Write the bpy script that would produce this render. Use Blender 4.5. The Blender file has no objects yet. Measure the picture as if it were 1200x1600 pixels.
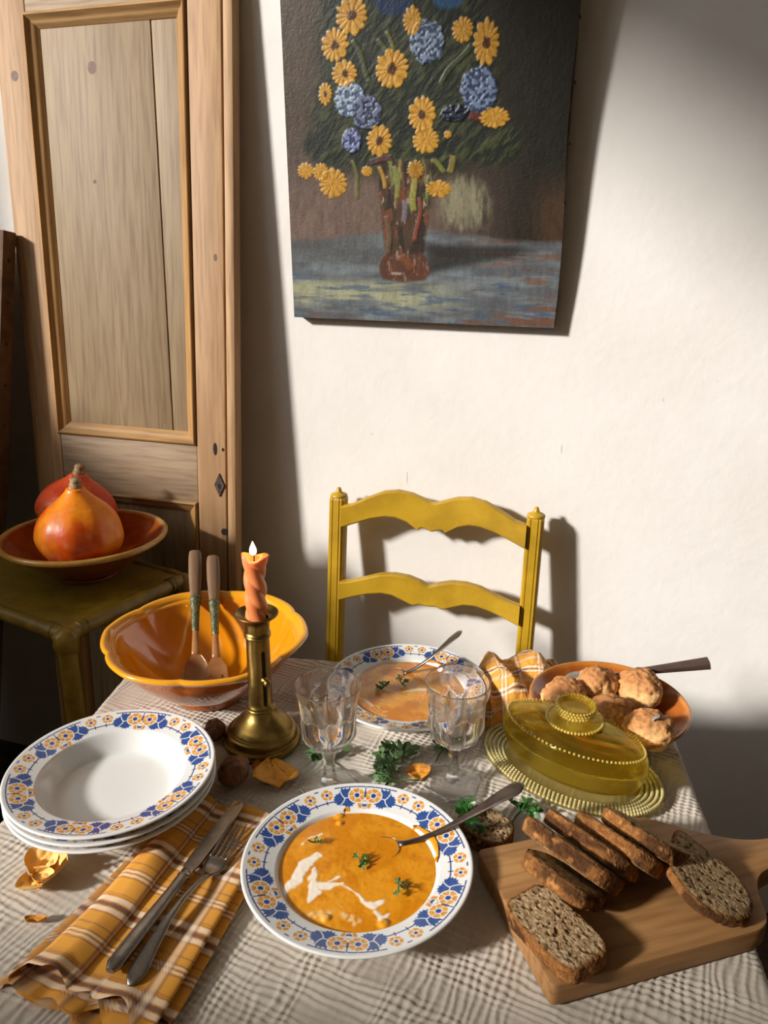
import bpy, bmesh, math, random
import numpy as np
from math import sin, cos, pi, radians, sqrt, atan2
from mathutils import Vector, Matrix, Euler

# ------------------------------------------------------------------ camera, world, light
S = bpy.context.scene
COL = S.collection
PITCH, YAW, ROLL, CAM_H = radians(18.5), radians(17.0), radians(0.6), 1.385
WALL_Y = 1.54
fh = Vector((-sin(YAW), cos(YAW), 0))
fw = fh * cos(PITCH) - Vector((0, 0, 1)) * sin(PITCH)
rt = fw.cross(Vector((0, 0, 1))).normalized()
up = rt.cross(fw)
r2 = rt * cos(ROLL) + up * sin(ROLL)
u2 = -rt * sin(ROLL) + up * cos(ROLL)
cam_data = bpy.data.cameras.new('camera')
cam = bpy.data.objects.new('camera', cam_data)
COL.objects.link(cam)
cam_data.sensor_fit = 'VERTICAL'
cam_data.sensor_height = 32.0
cam_data.lens = 24.0
cam_data.clip_start = 0.02
mw = Matrix((r2, u2, -fw)).transposed().to_4x4()
mw.translation = Vector((0, 0, CAM_H))
cam.matrix_world = mw
S.camera = cam

world = bpy.data.worlds.new('sky')
S.world = world
world.use_nodes = True
bg = world.node_tree.nodes['Background']
bg.inputs[0].default_value = (0.93, 0.97, 1.0, 1)
bg.inputs[1].default_value = 2.2

SUN_AZ, SUN_EL = radians(43), radians(24)
sd = Vector((cos(SUN_EL) * cos(SUN_AZ), cos(SUN_EL) * sin(SUN_AZ), -sin(SUN_EL)))
sun_data = bpy.data.lights.new('sun', 'SUN')
sun_data.energy = 5.3
sun_data.angle = radians(5.8)
sun_data.color = (1.0, 0.965, 0.925)
sun = bpy.data.objects.new('sun', sun_data)
sun.rotation_mode = 'QUATERNION'
sun.rotation_quaternion = sd.to_track_quat('-Z', 'Y')
sun.location = (-6, -4, 4)
COL.objects.link(sun)

# window opening in the left wall (outside the frame): y0..y1, z0..z1
WX, WY0, WY1, WZ0, WZ1 = -2.2, -1.75, 0.80, 1.60, 3.02
por_data = bpy.data.lights.new('window_portal', 'AREA')
por_data.shape = 'RECTANGLE'
por_data.size = WY1 - WY0
por_data.size_y = WZ1 - WZ0
por_data.cycles.is_portal = True
por = bpy.data.objects.new('window_portal', por_data)
por.rotation_mode = 'QUATERNION'
por.rotation_quaternion = Vector((1, 0, 0)).to_track_quat('-Z', 'Z')
por.location = (WX - 0.02, (WY0 + WY1) / 2, (WZ0 + WZ1) / 2)
COL.objects.link(por)

S.view_settings.view_transform = 'Standard'
S.view_settings.look = 'None'
S.view_settings.gamma = 1.0
S.view_settings.use_curve_mapping = False
S.view_settings.exposure = 0.0

# ------------------------------------------------------------------ helpers
def lin(h):
    h = h.lstrip('#')
    c = [int(h[i:i + 2], 16) / 255 for i in (0, 2, 4)]
    return np.array([x / 12.92 if x <= 0.04045 else ((x + 0.055) / 1.055) ** 2.4 for x in c])

_rs = np.random.RandomState(7)
_perm = np.concatenate([_rs.permutation(256)] * 3)
_val = _rs.rand(256)

def vn(x, y, z=0.0, seed=0):
    x = np.asarray(x, float); y = np.asarray(y, float); z = np.asarray(z, float) + seed * 17.31
    x, y, z = np.broadcast_arrays(x, y, z)
    xi, yi, zi = np.floor(x).astype(int), np.floor(y).astype(int), np.floor(z).astype(int)
    fx, fy, fz = x - xi, y - yi, z - zi
    fx, fy, fz = [f * f * (3 - 2 * f) for f in (fx, fy, fz)]
    def g(a, b, c):
        return _val[_perm[_perm[_perm[(xi + a) & 255] + ((yi + b) & 255)] + ((zi + c) & 255)]]
    l = lambda a, b, t: a + (b - a) * t
    return l(l(l(g(0,0,0), g(1,0,0), fx), l(g(0,1,0), g(1,1,0), fx), fy),
             l(l(g(0,0,1), g(1,0,1), fx), l(g(0,1,1), g(1,1,1), fx), fy), fz)

def fbm(x, y, z=0.0, seed=0, oct=4):
    s, a, t, f = 0, 0.5, 0, 1.0
    for i in range(oct):
        s = s + a * vn(x * f, y * f, np.asarray(z) * f, seed + i)
        t += a; a *= 0.5; f *= 2.03
    return s / t

def sstep(a, b, x):
    t = np.clip((x - a) / (b - a), 0, 1)
    return t * t * (3 - 2 * t)

def empty(name, loc=(0, 0, 0), rot=(0, 0, 0)):
    o = bpy.data.objects.new(name, None)
    o.location = loc
    o.rotation_euler = rot
    o.empty_display_size = 0.05
    COL.objects.link(o)
    return o

def tag(o, label=None, cat=None, group=None, kind=None):
    if label: o['label'] = label
    if cat: o['category'] = cat
    if group: o['group'] = group
    if kind: o['kind'] = kind
    return o

def link(name, me, m=None, parent=None, loc=None, rot=None):
    o = bpy.data.objects.new(name, me)
    COL.objects.link(o)
    if m is not None and not me.materials:
        for k in (m if isinstance(m, (list, tuple)) else [m]):
            me.materials.append(k)
    if parent is not None: o.parent = parent
    if loc is not None: o.location = loc
    if rot is not None: o.rotation_euler = rot
    return o

def mesh(V, F, col=None, smooth=True, sharp=None, mi=None, name='mesh'):
    me = bpy.data.meshes.new(name)
    V = np.asarray(V, float)
    if isinstance(F, np.ndarray):
        n, k = F.shape
        me.vertices.add(len(V)); me.vertices.foreach_set('co', V.ravel())
        me.loops.add(n * k); me.loops.foreach_set('vertex_index', F.ravel().astype(np.int32))
        me.polygons.add(n); me.polygons.foreach_set('loop_start', (np.arange(n) * k).astype(np.int32))
        me.update(calc_edges=True)
        me.validate()
    else:
        me.from_pydata(V.tolist(), [], F)
    if col is not None:
        a = me.color_attributes.new('Col', 'FLOAT_COLOR', 'POINT')
        c4 = np.ones((len(V), 4)); c4[:, :3] = col
        a.data.foreach_set('color', c4.ravel())
    if mi is not None:
        me.polygons.foreach_set('material_index', np.asarray(mi, np.int32))
    if smooth:
        me.shade_smooth()
        if sharp: me.set_sharp_from_angle(angle=radians(sharp))
    else:
        me.shade_flat()
    return me

def make(name, V, F, m, parent=None, **k):
    loc, rot = k.pop('loc', None), k.pop('rot', None)
    return link(name, mesh(V, F, name=name, **k), m, parent, loc, rot)

def grid_faces(nu, nv, wu=False, wv=False):
    """vertex index = i*nv + j"""
    I, J = np.meshgrid(np.arange(nu if wu else nu - 1), np.arange(nv if wv else nv - 1), indexing='ij')
    I, J = I.ravel(), J.ravel()
    I2, J2 = (I + 1) % nu, (J + 1) % nv
    return np.stack([I * nv + J, I2 * nv + J, I2 * nv + J2, I * nv + J2], 1)

def catmull(P, n=6):
    P = np.asarray(P, float)
    Q = np.vstack([2 * P[0] - P[1], P, 2 * P[-1] - P[-2]])
    out = []
    for i in range(1, len(Q) - 2):
        p0, p1, p2, p3 = Q[i - 1], Q[i], Q[i + 1], Q[i + 2]
        for t in np.linspace(0, 1, n, endpoint=False):
            out.append(0.5 * (2 * p1 + (p2 - p0) * t + (2 * p0 - 5 * p1 + 4 * p2 - p3) * t * t + (3 * p1 - p0 - 3 * p2 + p3) * t ** 3))
    out.append(Q[-2])
    return np.array(out)

def lathe(prof, seg=48, rmod=None, closed=False):
    """prof: (r,z) list. rmod(r,z,theta)->r. returns V,F (quads)."""
    P = np.asarray(prof, float).copy()
    P[:, 0] = np.maximum(P[:, 0], 1e-4)
    th = np.arange(seg) * 2 * pi / seg
    R, T = np.meshgrid(P[:, 0], th, indexing='ij')
    Z = np.repeat(P[:, 1][:, None], seg, 1)
    if rmod is not None: R = rmod(R, Z, T)
    V = np.stack([R * np.cos(T), R * np.sin(T), Z], -1).reshape(-1, 3)
    F = grid_faces(len(P), seg, closed, True)[:, ::-1]
    return V, F

def sweep(path, w, t, seg=12, upv=(0, 0, 1), ends=True, power=2.0, ring=None):
    """elliptic section half-width w (sideways) and half-thickness t (along up), arrays along path"""
    P = np.asarray(path, float); n = len(P)
    w = np.broadcast_to(np.asarray(w, float), (n,)); t = np.broadcast_to(np.asarray(t, float), (n,))
    T = np.gradient(P, axis=0); T /= np.linalg.norm(T, axis=1)[:, None] + 1e-12
    U = np.asarray(upv, float)
    Sd = np.cross(T, U); Sd /= np.linalg.norm(Sd, axis=1)[:, None] + 1e-12
    N = np.cross(Sd, T)
    a = np.arange(seg) * 2 * pi / seg
    ca, sa = np.cos(a), np.sin(a)
    cx = np.sign(ca) * np.abs(ca) ** (2 / power); sx = np.sign(sa) * np.abs(sa) ** (2 / power)
    V = P[:, None, :] + Sd[:, None, :] * (w[:, None] * cx)[..., None] + N[:, None, :] * (t[:, None] * sx)[..., None]
    V = V.reshape(-1, 3)
    F = grid_faces(n, seg, False, True).tolist()
    if ends:
        F.append(list(range(seg)))
        F.append(list(range((n - 1) * seg, n * seg))[::-1])
    return V, F

def join(*parts):
    V, F, o = [], [], 0
    for v, f in parts:
        V.append(np.asarray(v)); f = f.tolist() if isinstance(f, np.ndarray) else f
        F += [[i + o for i in q] for q in f]; o += len(v)
    return np.vstack(V), F

def prism_mesh(outline, z0, z1, bevel=0.0, seg=2, name='prism', axis='z'):
    """2D outline extruded z0..z1; axis='y': outline is (x,z), extruded along y"""
    bm = bmesh.new()
    if axis == 'z': pts = [(x, y, z0) for x, y in outline]; d = Vector((0, 0, z1 - z0))
    else: pts = [(x, z0, y) for x, y in outline]; d = Vector((0, z1 - z0, 0))
    f = bm.faces.new([bm.verts.new(p) for p in pts])
    r = bmesh.ops.extrude_face_region(bm, geom=[f])
    bmesh.ops.translate(bm, verts=[v for v in r['geom'] if isinstance(v, bmesh.types.BMVert)], vec=d)
    bmesh.ops.recalc_face_normals(bm, faces=bm.faces)
    if bevel > 0:
        caps = sorted(bm.faces, key=lambda q: -len(q.verts))[:2] if len(outline) > 4 else None
        if caps: ed = list({e for q in caps for e in q.edges})
        else: ed = list(bm.edges)
        bmesh.ops.bevel(bm, geom=ed, offset=bevel, segments=seg, affect='EDGES', profile=0.5)
    me = bpy.data.meshes.new(name); bm.to_mesh(me); bm.free()
    me.shade_smooth(); me.set_sharp_from_angle(angle=radians(40))
    return me

def box_mesh(x0, x1, y0, y1, z0, z1, bevel=0.0, seg=2, name='box'):
    return prism_mesh([(x0, y0), (x1, y0), (x1, y1), (x0, y1)], z0, z1, bevel, seg, name)

def ico(r=1.0, sub=2):
    bm = bmesh.new(); bmesh.ops.create_icosphere(bm, subdivisions=sub, radius=r)
    bm.verts.ensure_lookup_table()
    V = np.array([v.co[:] for v in bm.verts]); F = np.array([[v.index for v in f.verts] for f in bm.faces]); bm.free()
    return V, F

# ------------------------------------------------------------------ materials
def mat(name, base=(0.5, 0.5, 0.5), rough=0.5, metal=0.0, spec=0.5, vcol=False, c2=None, nscale=20, stretch=(1, 1, 1),
        contrast=(0.35, 0.65), bump=0.0, bscale=200, bstretch=(1, 1, 1), sss=0.0, sssr=(1, 0.4, 0.2), coat=0.0, emit=None, estr=0,
        sheen=0.0, bdist=0.002, detail=6.0, rough2=None):
    m = bpy.data.materials.new(name); m.use_nodes = True
    nt = m.node_tree; N = nt.nodes; Lk = nt.links
    b = N['Principled BSDF']
    b.inputs['Roughness'].default_value = rough
    b.inputs['Metallic'].default_value = metal
    b.inputs['Specular IOR Level'].default_value = spec
    b.inputs['Coat Weight'].default_value = coat
    b.inputs['Coat Roughness'].default_value = 0.08
    if sss:
        b.inputs['Subsurface Weight'].default_value = sss
        b.inputs['Subsurface Radius'].default_value = sssr
        b.inputs['Subsurface Scale'].default_value = 0.006
    if sheen: b.inputs['Sheen Weight'].default_value = sheen
    if emit is not None:
        b.inputs['Emission Color'].default_value = (*emit, 1); b.inputs['Emission Strength'].default_value = estr
    base = tuple(base)
    tc = N.new('ShaderNodeTexCoord')
    src = None
    if vcol:
        a = N.new('ShaderNodeVertexColor'); a.layer_name = 'Col'; src = a.outputs['Color']
    if c2 is not None:
        mp = N.new('ShaderNodeMapping'); mp.inputs['Scale'].default_value = stretch
        Lk.new(tc.outputs['Object'], mp.inputs['Vector'])
        nz = N.new('ShaderNodeTexNoise'); nz.inputs['Scale'].default_value = nscale; nz.inputs['Detail'].default_value = detail
        nz.inputs['Roughness'].default_value = 0.62
        Lk.new(mp.outputs[0], nz.inputs['Vector'])
        rp = N.new('ShaderNodeValToRGB')
        rp.color_ramp.elements[0].position, rp.color_ramp.elements[1].position = contrast
        Lk.new(nz.outputs['Fac'], rp.inputs['Fac'])
        if vcol:
            rp.color_ramp.elements[0].color = (*c2, 1); rp.color_ramp.elements[1].color = (1, 1, 1, 1)
            mx = N.new('ShaderNodeMix'); mx.data_type = 'RGBA'; mx.blend_type = 'MULTIPLY'; mx.inputs[0].default_value = 1
            Lk.new(src, mx.inputs[6]); Lk.new(rp.outputs[0], mx.inputs[7]); src = mx.outputs[2]
        else:
            rp.color_ramp.elements[0].color = (*c2, 1); rp.color_ramp.elements[1].color = (*base, 1); src = rp.outputs[0]
        if rough2 is not None:
            mr = N.new('ShaderNodeMapRange'); mr.inputs[3].default_value = rough2; mr.inputs[4].default_value = rough
            Lk.new(nz.outputs['Fac'], mr.inputs[0]); Lk.new(mr.outputs[0], b.inputs['Roughness'])
    if src is not None: Lk.new(src, b.inputs['Base Color'])
    else: b.inputs['Base Color'].default_value = (*base, 1)
    if bump:
        mp2 = N.new('ShaderNodeMapping'); mp2.inputs['Scale'].default_value = bstretch
        Lk.new(tc.outputs['Object'], mp2.inputs['Vector'])
        n2 = N.new('ShaderNodeTexNoise'); n2.inputs['Scale'].default_value = bscale; n2.inputs['Detail'].default_value = 5
        Lk.new(mp2.outputs[0], n2.inputs['Vector'])
        bp = N.new('ShaderNodeBump'); bp.inputs['Strength'].default_value = bump; bp.inputs['Distance'].default_value = bdist
        Lk.new(n2.outputs['Fac'], bp.inputs['Height']); Lk.new(bp.outputs[0], b.inputs['Normal'])
    return m

def glass(name, color=(1, 1, 1), rough=0.0, ior=1.5, clear=0.3, clear_col=None, milk=0.0, milk_col=None):
    m = bpy.data.materials.new(name); m.use_nodes = True
    nt = m.node_tree; N = nt.nodes; Lk = nt.links
    N.remove(N['Principled BSDF'])
    g = N.new('ShaderNodeBsdfGlass'); g.inputs['Color'].default_value = (*color, 1)
    g.inputs['Roughness'].default_value = rough; g.inputs['IOR'].default_value = ior
    t = N.new('ShaderNodeBsdfTransparent'); t.inputs['Color'].default_value = (*(clear_col or color), 1)
    mx = N.new('ShaderNodeMixShader'); mx.inputs[0].default_value = clear
    Lk.new(g.outputs[0], mx.inputs[1]); Lk.new(t.outputs[0], mx.inputs[2])
    out = mx.outputs[0]
    if milk:
        d = N.new('ShaderNodeBsdfTranslucent'); d.inputs['Color'].default_value = (*milk_col, 1)
        d2 = N.new('ShaderNodeBsdfDiffuse'); d2.inputs['Color'].default_value = (*milk_col, 1)
        ad = N.new('ShaderNodeMixShader'); ad.inputs[0].default_value = 0.5
        Lk.new(d.outputs[0], ad.inputs[1]); Lk.new(d2.outputs[0], ad.inputs[2])
        m3 = N.new('ShaderNodeMixShader'); m3.inputs[0].default_value = milk
        Lk.new(out, m3.inputs[1]); Lk.new(ad.outputs[0], m3.inputs[2]); out = m3.outputs[0]
    Lk.new(out, N['Material Output'].inputs['Surface'])
    return m

MAT = {}
MAT['plaster'] = mat('white_plaster', lin('#e9e4dd'), 0.85, c2=lin('#dfd9d1'), nscale=3.0, bump=0.25, bscale=60, bdist=0.003)
MAT['scuff'] = mat('wall_scuff', lin('#d3cabf'), 0.9)
MAT['wall_other'] = mat('room_plaster', lin('#b9a78f'), 0.9)
MAT['ceil'] = mat('ceiling_paint', lin('#c9bda9'), 0.9)
MAT['floor'] = mat('floor_wood', lin('#4a3220'), 0.6, c2=lin('#2c1b10'), nscale=6, stretch=(1, 8, 1))
def wood(name, a, b_, axis, streak=None, scale=9, bump=0.25):
    st = {'x': (0.12, 1.6, 1.6), 'z': (1.6, 1.6, 0.10), 'y': (1.6, 0.12, 1.6)}[axis]
    m = mat(name, a, 0.62, c2=b_, nscale=scale, stretch=st, contrast=(0.3, 0.7), bump=bump, bscale=60, bstretch=tuple(s * 1.6 for s in st), bdist=0.0015)
    nt = m.node_tree; N = nt.nodes; Lk = nt.links
    b = N['Principled BSDF']; src = b.inputs['Base Color'].links[0].from_socket
    tc = [n for n in N if n.type == 'TEX_COORD'][0]
    # fine dark grain lines
    mp = N.new('ShaderNodeMapping'); mp.inputs['Scale'].default_value = tuple(s * 9 for s in st)
    Lk.new(tc.outputs['Object'], mp.inputs['Vector'])
    nz = N.new('ShaderNodeTexNoise'); nz.inputs['Scale'].default_value = 9; nz.inputs['Detail'].default_value = 3
    Lk.new(mp.outputs[0], nz.inputs['Vector'])
    rp = N.new('ShaderNodeValToRGB'); rp.color_ramp.elements[0].position = 0.30; rp.color_ramp.elements[1].position = 0.56
    rp.color_ramp.elements[0].color = (0.62, 0.55, 0.48, 1); rp.color_ramp.elements[1].color = (1, 1, 1, 1)
    Lk.new(nz.outputs['Fac'], rp.inputs['Fac'])
    mx = N.new('ShaderNodeMix'); mx.data_type = 'RGBA'; mx.blend_type = 'MULTIPLY'; mx.inputs[0].default_value = 0.8
    Lk.new(src, mx.inputs[6]); Lk.new(rp.outputs[0], mx.inputs[7])
    src = mx.outputs[2]
    if streak is not None:
        mp3 = N.new('ShaderNodeMapping'); mp3.inputs['Scale'].default_value = tuple(s * 1.0 for s in st); mp3.inputs['Location'].default_value = (3.1, 1.7, 0.4)
        Lk.new(tc.outputs['Object'], mp3.inputs['Vector'])
        n3 = N.new('ShaderNodeTexNoise'); n3.inputs['Scale'].default_value = 11; n3.inputs['Detail'].default_value = 4
        Lk.new(mp3.outputs[0], n3.inputs['Vector'])
        r3 = N.new('ShaderNodeValToRGB'); r3.color_ramp.elements[0].position = 0.58; r3.color_ramp.elements[1].position = 0.70
        r3.color_ramp.elements[0].color = (0, 0, 0, 1); r3.color_ramp.elements[1].color = (0.75, 0.75, 0.75, 1)
        Lk.new(n3.outputs['Fac'], r3.inputs['Fac'])
        m3 = N.new('ShaderNodeMix'); m3.data_type = 'RGBA'; Lk.new(r3.outputs[0], m3.inputs[0])
        Lk.new(src, m3.inputs[6]); m3.inputs[7].default_value = (*streak, 1); src = m3.outputs[2]
    Lk.new(src, b.inputs['Base Color'])
    return m
MAT['pine_v'] = wood('pine_upright', lin('#bf986c'), lin('#a67f55'), 'z', lin('#8f6a42'))
MAT['pine_h'] = wood('pine_crosswise', lin('#b59b7c'), lin('#978064'), 'x', lin('#7d6347'))
MAT['pine_panel'] = wood('pine_panel', lin('#a38b6c'), lin('#86704f'), 'z', lin('#7c6142'), scale=7)
MAT['pine_mould'] = wood('pine_moulding', lin('#bf9052'), lin('#9c7240'), 'z', None)
MAT['pine_mould_h'] = wood('pine_moulding_crosswise', lin('#b9905c'), lin('#9c7440'), 'x', None)
MAT['iron'] = mat('old_iron', lin('#5e5048'), 0.6, 0.6, c2=lin('#3a2f2a'), nscale=80)
MAT['hole'] = mat('dark_hole', lin('#1c130d'), 0.9)
MAT['knot'] = mat('pine_knot', lin('#7a5236'), 0.6, c2=lin('#4c3322'), nscale=200)
MAT['chair'] = mat('mustard_paint', lin('#bb931f'), 0.38, c2=lin('#94700f'), nscale=9, stretch=(1, 1, 1), contrast=(0.25, 0.6), bump=0.08, bscale=120)
MAT['rush'] = mat('rush_seat', lin('#9a7a3c'), 0.8, c2=lin('#6f5526'), nscale=60, stretch=(1, 8, 1), bump=0.6, bscale=80, bstretch=(1, 8, 1))
MAT['olive'] = mat('olive_leather', lin('#86691a'), 0.42, c2=lin('#6c540e'), nscale=30, bump=0.12, bscale=140)
MAT['canvas_back'] = mat('dark_canvas', lin('#1b201a'), 0.8, c2=lin('#171b17'), nscale=30)
MAT['stretcher'] = mat('stretcher_wood', lin('#6b4c30'), 0.8, c2=lin('#4c3420'), nscale=30)
MAT['oil'] = mat('oil_paint', vcol=True, rough=0.42, spec=0.35, bump=0.35, bscale=420, bdist=0.0008, c2=(0.82, 0.80, 0.78), nscale=220)
MAT['canvas_side'] = mat('stained_canvas_edge', lin('#57402c'), 0.85, c2=lin('#3a2a1d'), nscale=40)
MAT['china'] = mat('glazed_china', vcol=True, rough=0.14, spec=0.55, coat=0.3)
MAT['cloth'] = mat('crinkled_muslin', lin('#cfc5b7'), 0.95, spec=0.1, c2=lin('#c0b4a4'), nscale=26, contrast=(0.3, 0.75), bump=0.5, bscale=900, bdist=0.0008, sheen=0.1)
MAT['tablewood'] = mat('table_wood', lin('#6b4a2c'), 0.6, c2=lin('#4e341d'), nscale=12, stretch=(1, 6, 1))
MAT['brass'] = mat('aged_brass', lin('#94793f'), 0.30, 1.0, c2=lin('#6a542b'), nscale=40, rough2=0.42, contrast=(0.25, 0.6))
MAT['wax'] = mat('orange_wax', lin('#ee8f56'), 0.36, sss=0.5, sssr=(1.0, 0.35, 0.12), spec=0.5)
MAT['wick'] = mat('charred_wick', lin('#2a1a12'), 0.9)
MAT['flame'] = mat('candle_flame', (0, 0, 0), 0.5, emit=(1.0, 0.62, 0.22), estr=28)
MAT['amber'] = mat('amber_glaze', vcol=True, rough=0.10, spec=0.6, coat=0.6)
MAT['redglaze'] = mat('red_brown_glaze', vcol=True, rough=0.16, spec=0.5, coat=0.3, c2=(0.72, 0.6, 0.5), nscale=22)
MAT['pumpkin'] = mat('squash_skin', vcol=True, rough=0.36, spec=0.45, c2=(0.86, 0.66, 0.55), nscale=60, bump=0.22, bscale=140, bdist=0.002)
MAT['cork'] = mat('corky_stem', lin('#bfa47c'), 0.9, c2=lin('#7b6142'), nscale=150, bump=0.8, bscale=250, bdist=0.003)
MAT['horn'] = wood('bleached_handle_wood', lin('#8f6e4e'), lin('#6a4f37'), 'z', None, scale=30)
MAT['engraved'] = mat('engraved_ferrule', lin('#8b8a66'), 0.4, 0.7, c2=lin('#3f4434'), nscale=420, contrast=(0.42, 0.56), bump=0.5, bscale=500)
MAT['hornblade'] = mat('horn_blade', lin('#a5774a'), 0.28, c2=lin('#8c5a34'), nscale=30, coat=0.3)
MAT['steel'] = mat('worn_silver', lin('#a8a098'), 0.24, 1.0, c2=lin('#8c847c'), nscale=60, rough2=0.34)
MAT['tarnish'] = mat('tarnished_silver', lin('#8b7d74'), 0.30, 1.0, c2=lin('#6a5d55'), nscale=50, rough2=0.4)
MAT['clear'] = glass('clear_glass', (1, 1, 1), 0.0, 1.5, 0.16)
MAT['yellow'] = glass('yellow_glass', (.995, .955, .66), 0.01, 1.46, 0.34, None, .07, (.86, .66, .10))
MAT['yellow_tray'] = glass('pale_yellow_glass', (.995, .97, .80), 0.01, 1.45, 0.34, None, .06, (.85, .74, .36))
MAT['yellow_lid'] = glass('yellow_lid_glass', (.992, .93, .52), 0.01, 1.46, 0.34, None, .05, (.86, .62, .07))
MAT['yellow_bead'] = mat('yellow_bead_glass', (.88, .76, .34), 0.12, spec=0.8, coat=0.5)
MAT['yellow_bead'].node_tree.nodes['Principled BSDF'].inputs['Transmission Weight'].default_value = 0.45
MAT['amber_bead'] = mat('amber_bead_glass', (.84, .62, .12), 0.12, spec=0.8, coat=0.5)
MAT['amber_bead'].node_tree.nodes['Principled BSDF'].inputs['Transmission Weight'].default_value = 0.5
MAT['soup'] = mat('pumpkin_soup', vcol=True, rough=0.22, spec=0.5, sss=0.12, sssr=(1, 0.5, 0.1), bump=0.12, bscale=160, bdist=0.001)
MAT['parsley'] = mat('parsley_green', lin('#5f7d48'), 0.6, c2=lin('#3c5c30'), nscale=120, sss=0.0)
MAT['parsley_dark'] = mat('parsley_wet_green', lin('#2f6a22'), 0.35, c2=lin('#1d4a16'), nscale=120)
MAT['husk'] = mat('dried_husk', lin('#e0a030'), 0.6, c2=lin('#c27a16'), nscale=60, bump=0.4, bscale=180)
MAT['husk_pale'] = mat('pale_dried_husk', lin('#f3c878'), 0.65, c2=lin('#e0a648'), nscale=60, bump=0.4, bscale=180)
MAT['husk_dark'] = mat('burnt_orange_husk', lin('#c9781a'), 0.6, c2=lin('#a4560e'), nscale=60, bump=0.4, bscale=180)
MAT['walnut'] = mat('walnut_shell', lin('#95633c'), 0.6, c2=lin('#573520'), nscale=70, bump=1.0, bscale=110, bdist=0.004)
MAT['napkin'] = mat('plaid_cotton', vcol=True, rough=0.9, spec=0.1, bump=0.3, bscale=1500, bdist=0.0005, sheen=0.1)
MAT['bread'] = mat('rye_bread', vcol=True, rough=0.9, spec=0.15, c2=(0.62, 0.52, 0.44), nscale=220, contrast=(0.36, 0.56), bump=0.9, bscale=380, bdist=0.0025)
MAT['bun'] = mat('baked_bun', vcol=True, rough=0.7, spec=0.25, c2=(0.86, 0.74, 0.62), nscale=70, contrast=(0.35, 0.6), bump=0.6, bscale=150, bdist=0.003)
MAT['ash'] = mat('grey_flake', lin('#b8aca2'), 0.5, c2=lin('#5c534e'), nscale=300)
MAT['board'] = wood('beech_board', lin('#ab7f4c'), lin('#8f643a'), 'x', None, scale=8, bump=0.15)
MAT['darkwood'] = wood('dark_handle_wood', lin('#553c30'), lin('#3c2a22'), 'x', None, scale=20)

# ------------------------------------------------------------------ the room
def structure(name, me, m, loc=None):
    o = link(name, me, m, None, loc); o['kind'] = 'structure'; return o
SCUFFS = []
RX0, RX1, RY0, CEIL = WX, 2.3, -2.6, 3.10
for nm_, x_, z_, rx_, rz_ in (('scuff', -.42, .93, .0016, .014), ('scuff', -.50, 1.02, .003, .0012), ('scuff', -.10, 1.02, .0012, .010), ('scuff', .17, 1.17, .0016, .001), ('scuff', -.29, .90, .002, .0015), ('scuff', .08, 1.13, .0012, .004)):
    q_ = link(nm_, prism_mesh([(rx_ * cos(a), rz_ * sin(a)) for a in np.linspace(0, 2 * pi, 11)[:-1]], -.0003, .0005, 0, 1, nm_, 'y'), MAT['scuff'], None, (x_, WALL_Y, z_))
    SCUFFS.append(q_)
structure('floor', box_mesh(RX0 - .1, RX1 + .1, RY0 - .1, WALL_Y + .1, -0.06, 0.0), MAT['floor'])
structure('ceiling', box_mesh(RX0 - .1, RX1 + .1, RY0 - .1, WALL_Y + .1, CEIL, CEIL + .06), MAT['ceil'])
wb = structure('wall_back', box_mesh(RX0 - .1, RX1 + .1, WALL_Y, WALL_Y + .1, 0, CEIL), MAT['plaster'])
for q_ in SCUFFS: q_.parent = wb; q_.matrix_parent_inverse = Matrix.Identity(4)
structure('wall_right', box_mesh(RX1, RX1 + .1, RY0, WALL_Y, 0, CEIL), MAT['wall_other'])
structure('wall_front', box_mesh(RX0 - .1, RX1 + .1, RY0 - .1, RY0, 0, CEIL), MAT['wall_other'])
def boxes(*bs):
    parts = []
    for x0, x1, y0, y1, z0, z1 in bs:
        v = [(x, y, z) for z in (z0, z1) for x, y in ((x0, y0), (x1, y0), (x1, y1), (x0, y1))]
        f = [[3, 2, 1, 0], [4, 5, 6, 7], [0, 1, 5, 4], [1, 2, 6, 5], [2, 3, 7, 6], [3, 0, 4, 7]]
        parts.append((np.array(v), f))
    return join(*parts)
v, f = boxes((WX - .1, WX, RY0, WY0, 0, CEIL), (WX - .1, WX, WY1, WALL_Y, 0, CEIL),
             (WX - .1, WX, WY0, WY1, 0, WZ0), (WX - .1, WX, WY0, WY1, WZ1, CEIL))
structure('wall_left', mesh(v, f, smooth=False, name='wall_left'), MAT['wall_other'])
v, f = boxes((WX - .09, WX - .03, WY0, WY0 + .04, WZ0, WZ1), (WX - .09, WX - .03, WY1 - .04, WY1, WZ0, WZ1),
             (WX - .09, WX - .03, WY0 + .04, WY1 - .04, WZ0, WZ0 + .04), (WX - .09, WX - .03, WY0 + .04, WY1 - .04, WZ1 - .04, WZ1))
structure('window_1', mesh(v, f, smooth=False, name='window_frame'), MAT['pine_v'])

pa = structure('added_shade_wall', box_mesh(-.50, .50, -.05, .05, 0, 1.265, .004), MAT['wall_other'], (-1.08, -.36, 0))  # unseen slab, added only to shade the front edge of the table
pa.rotation_euler = (0, 0, radians(11))
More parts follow.
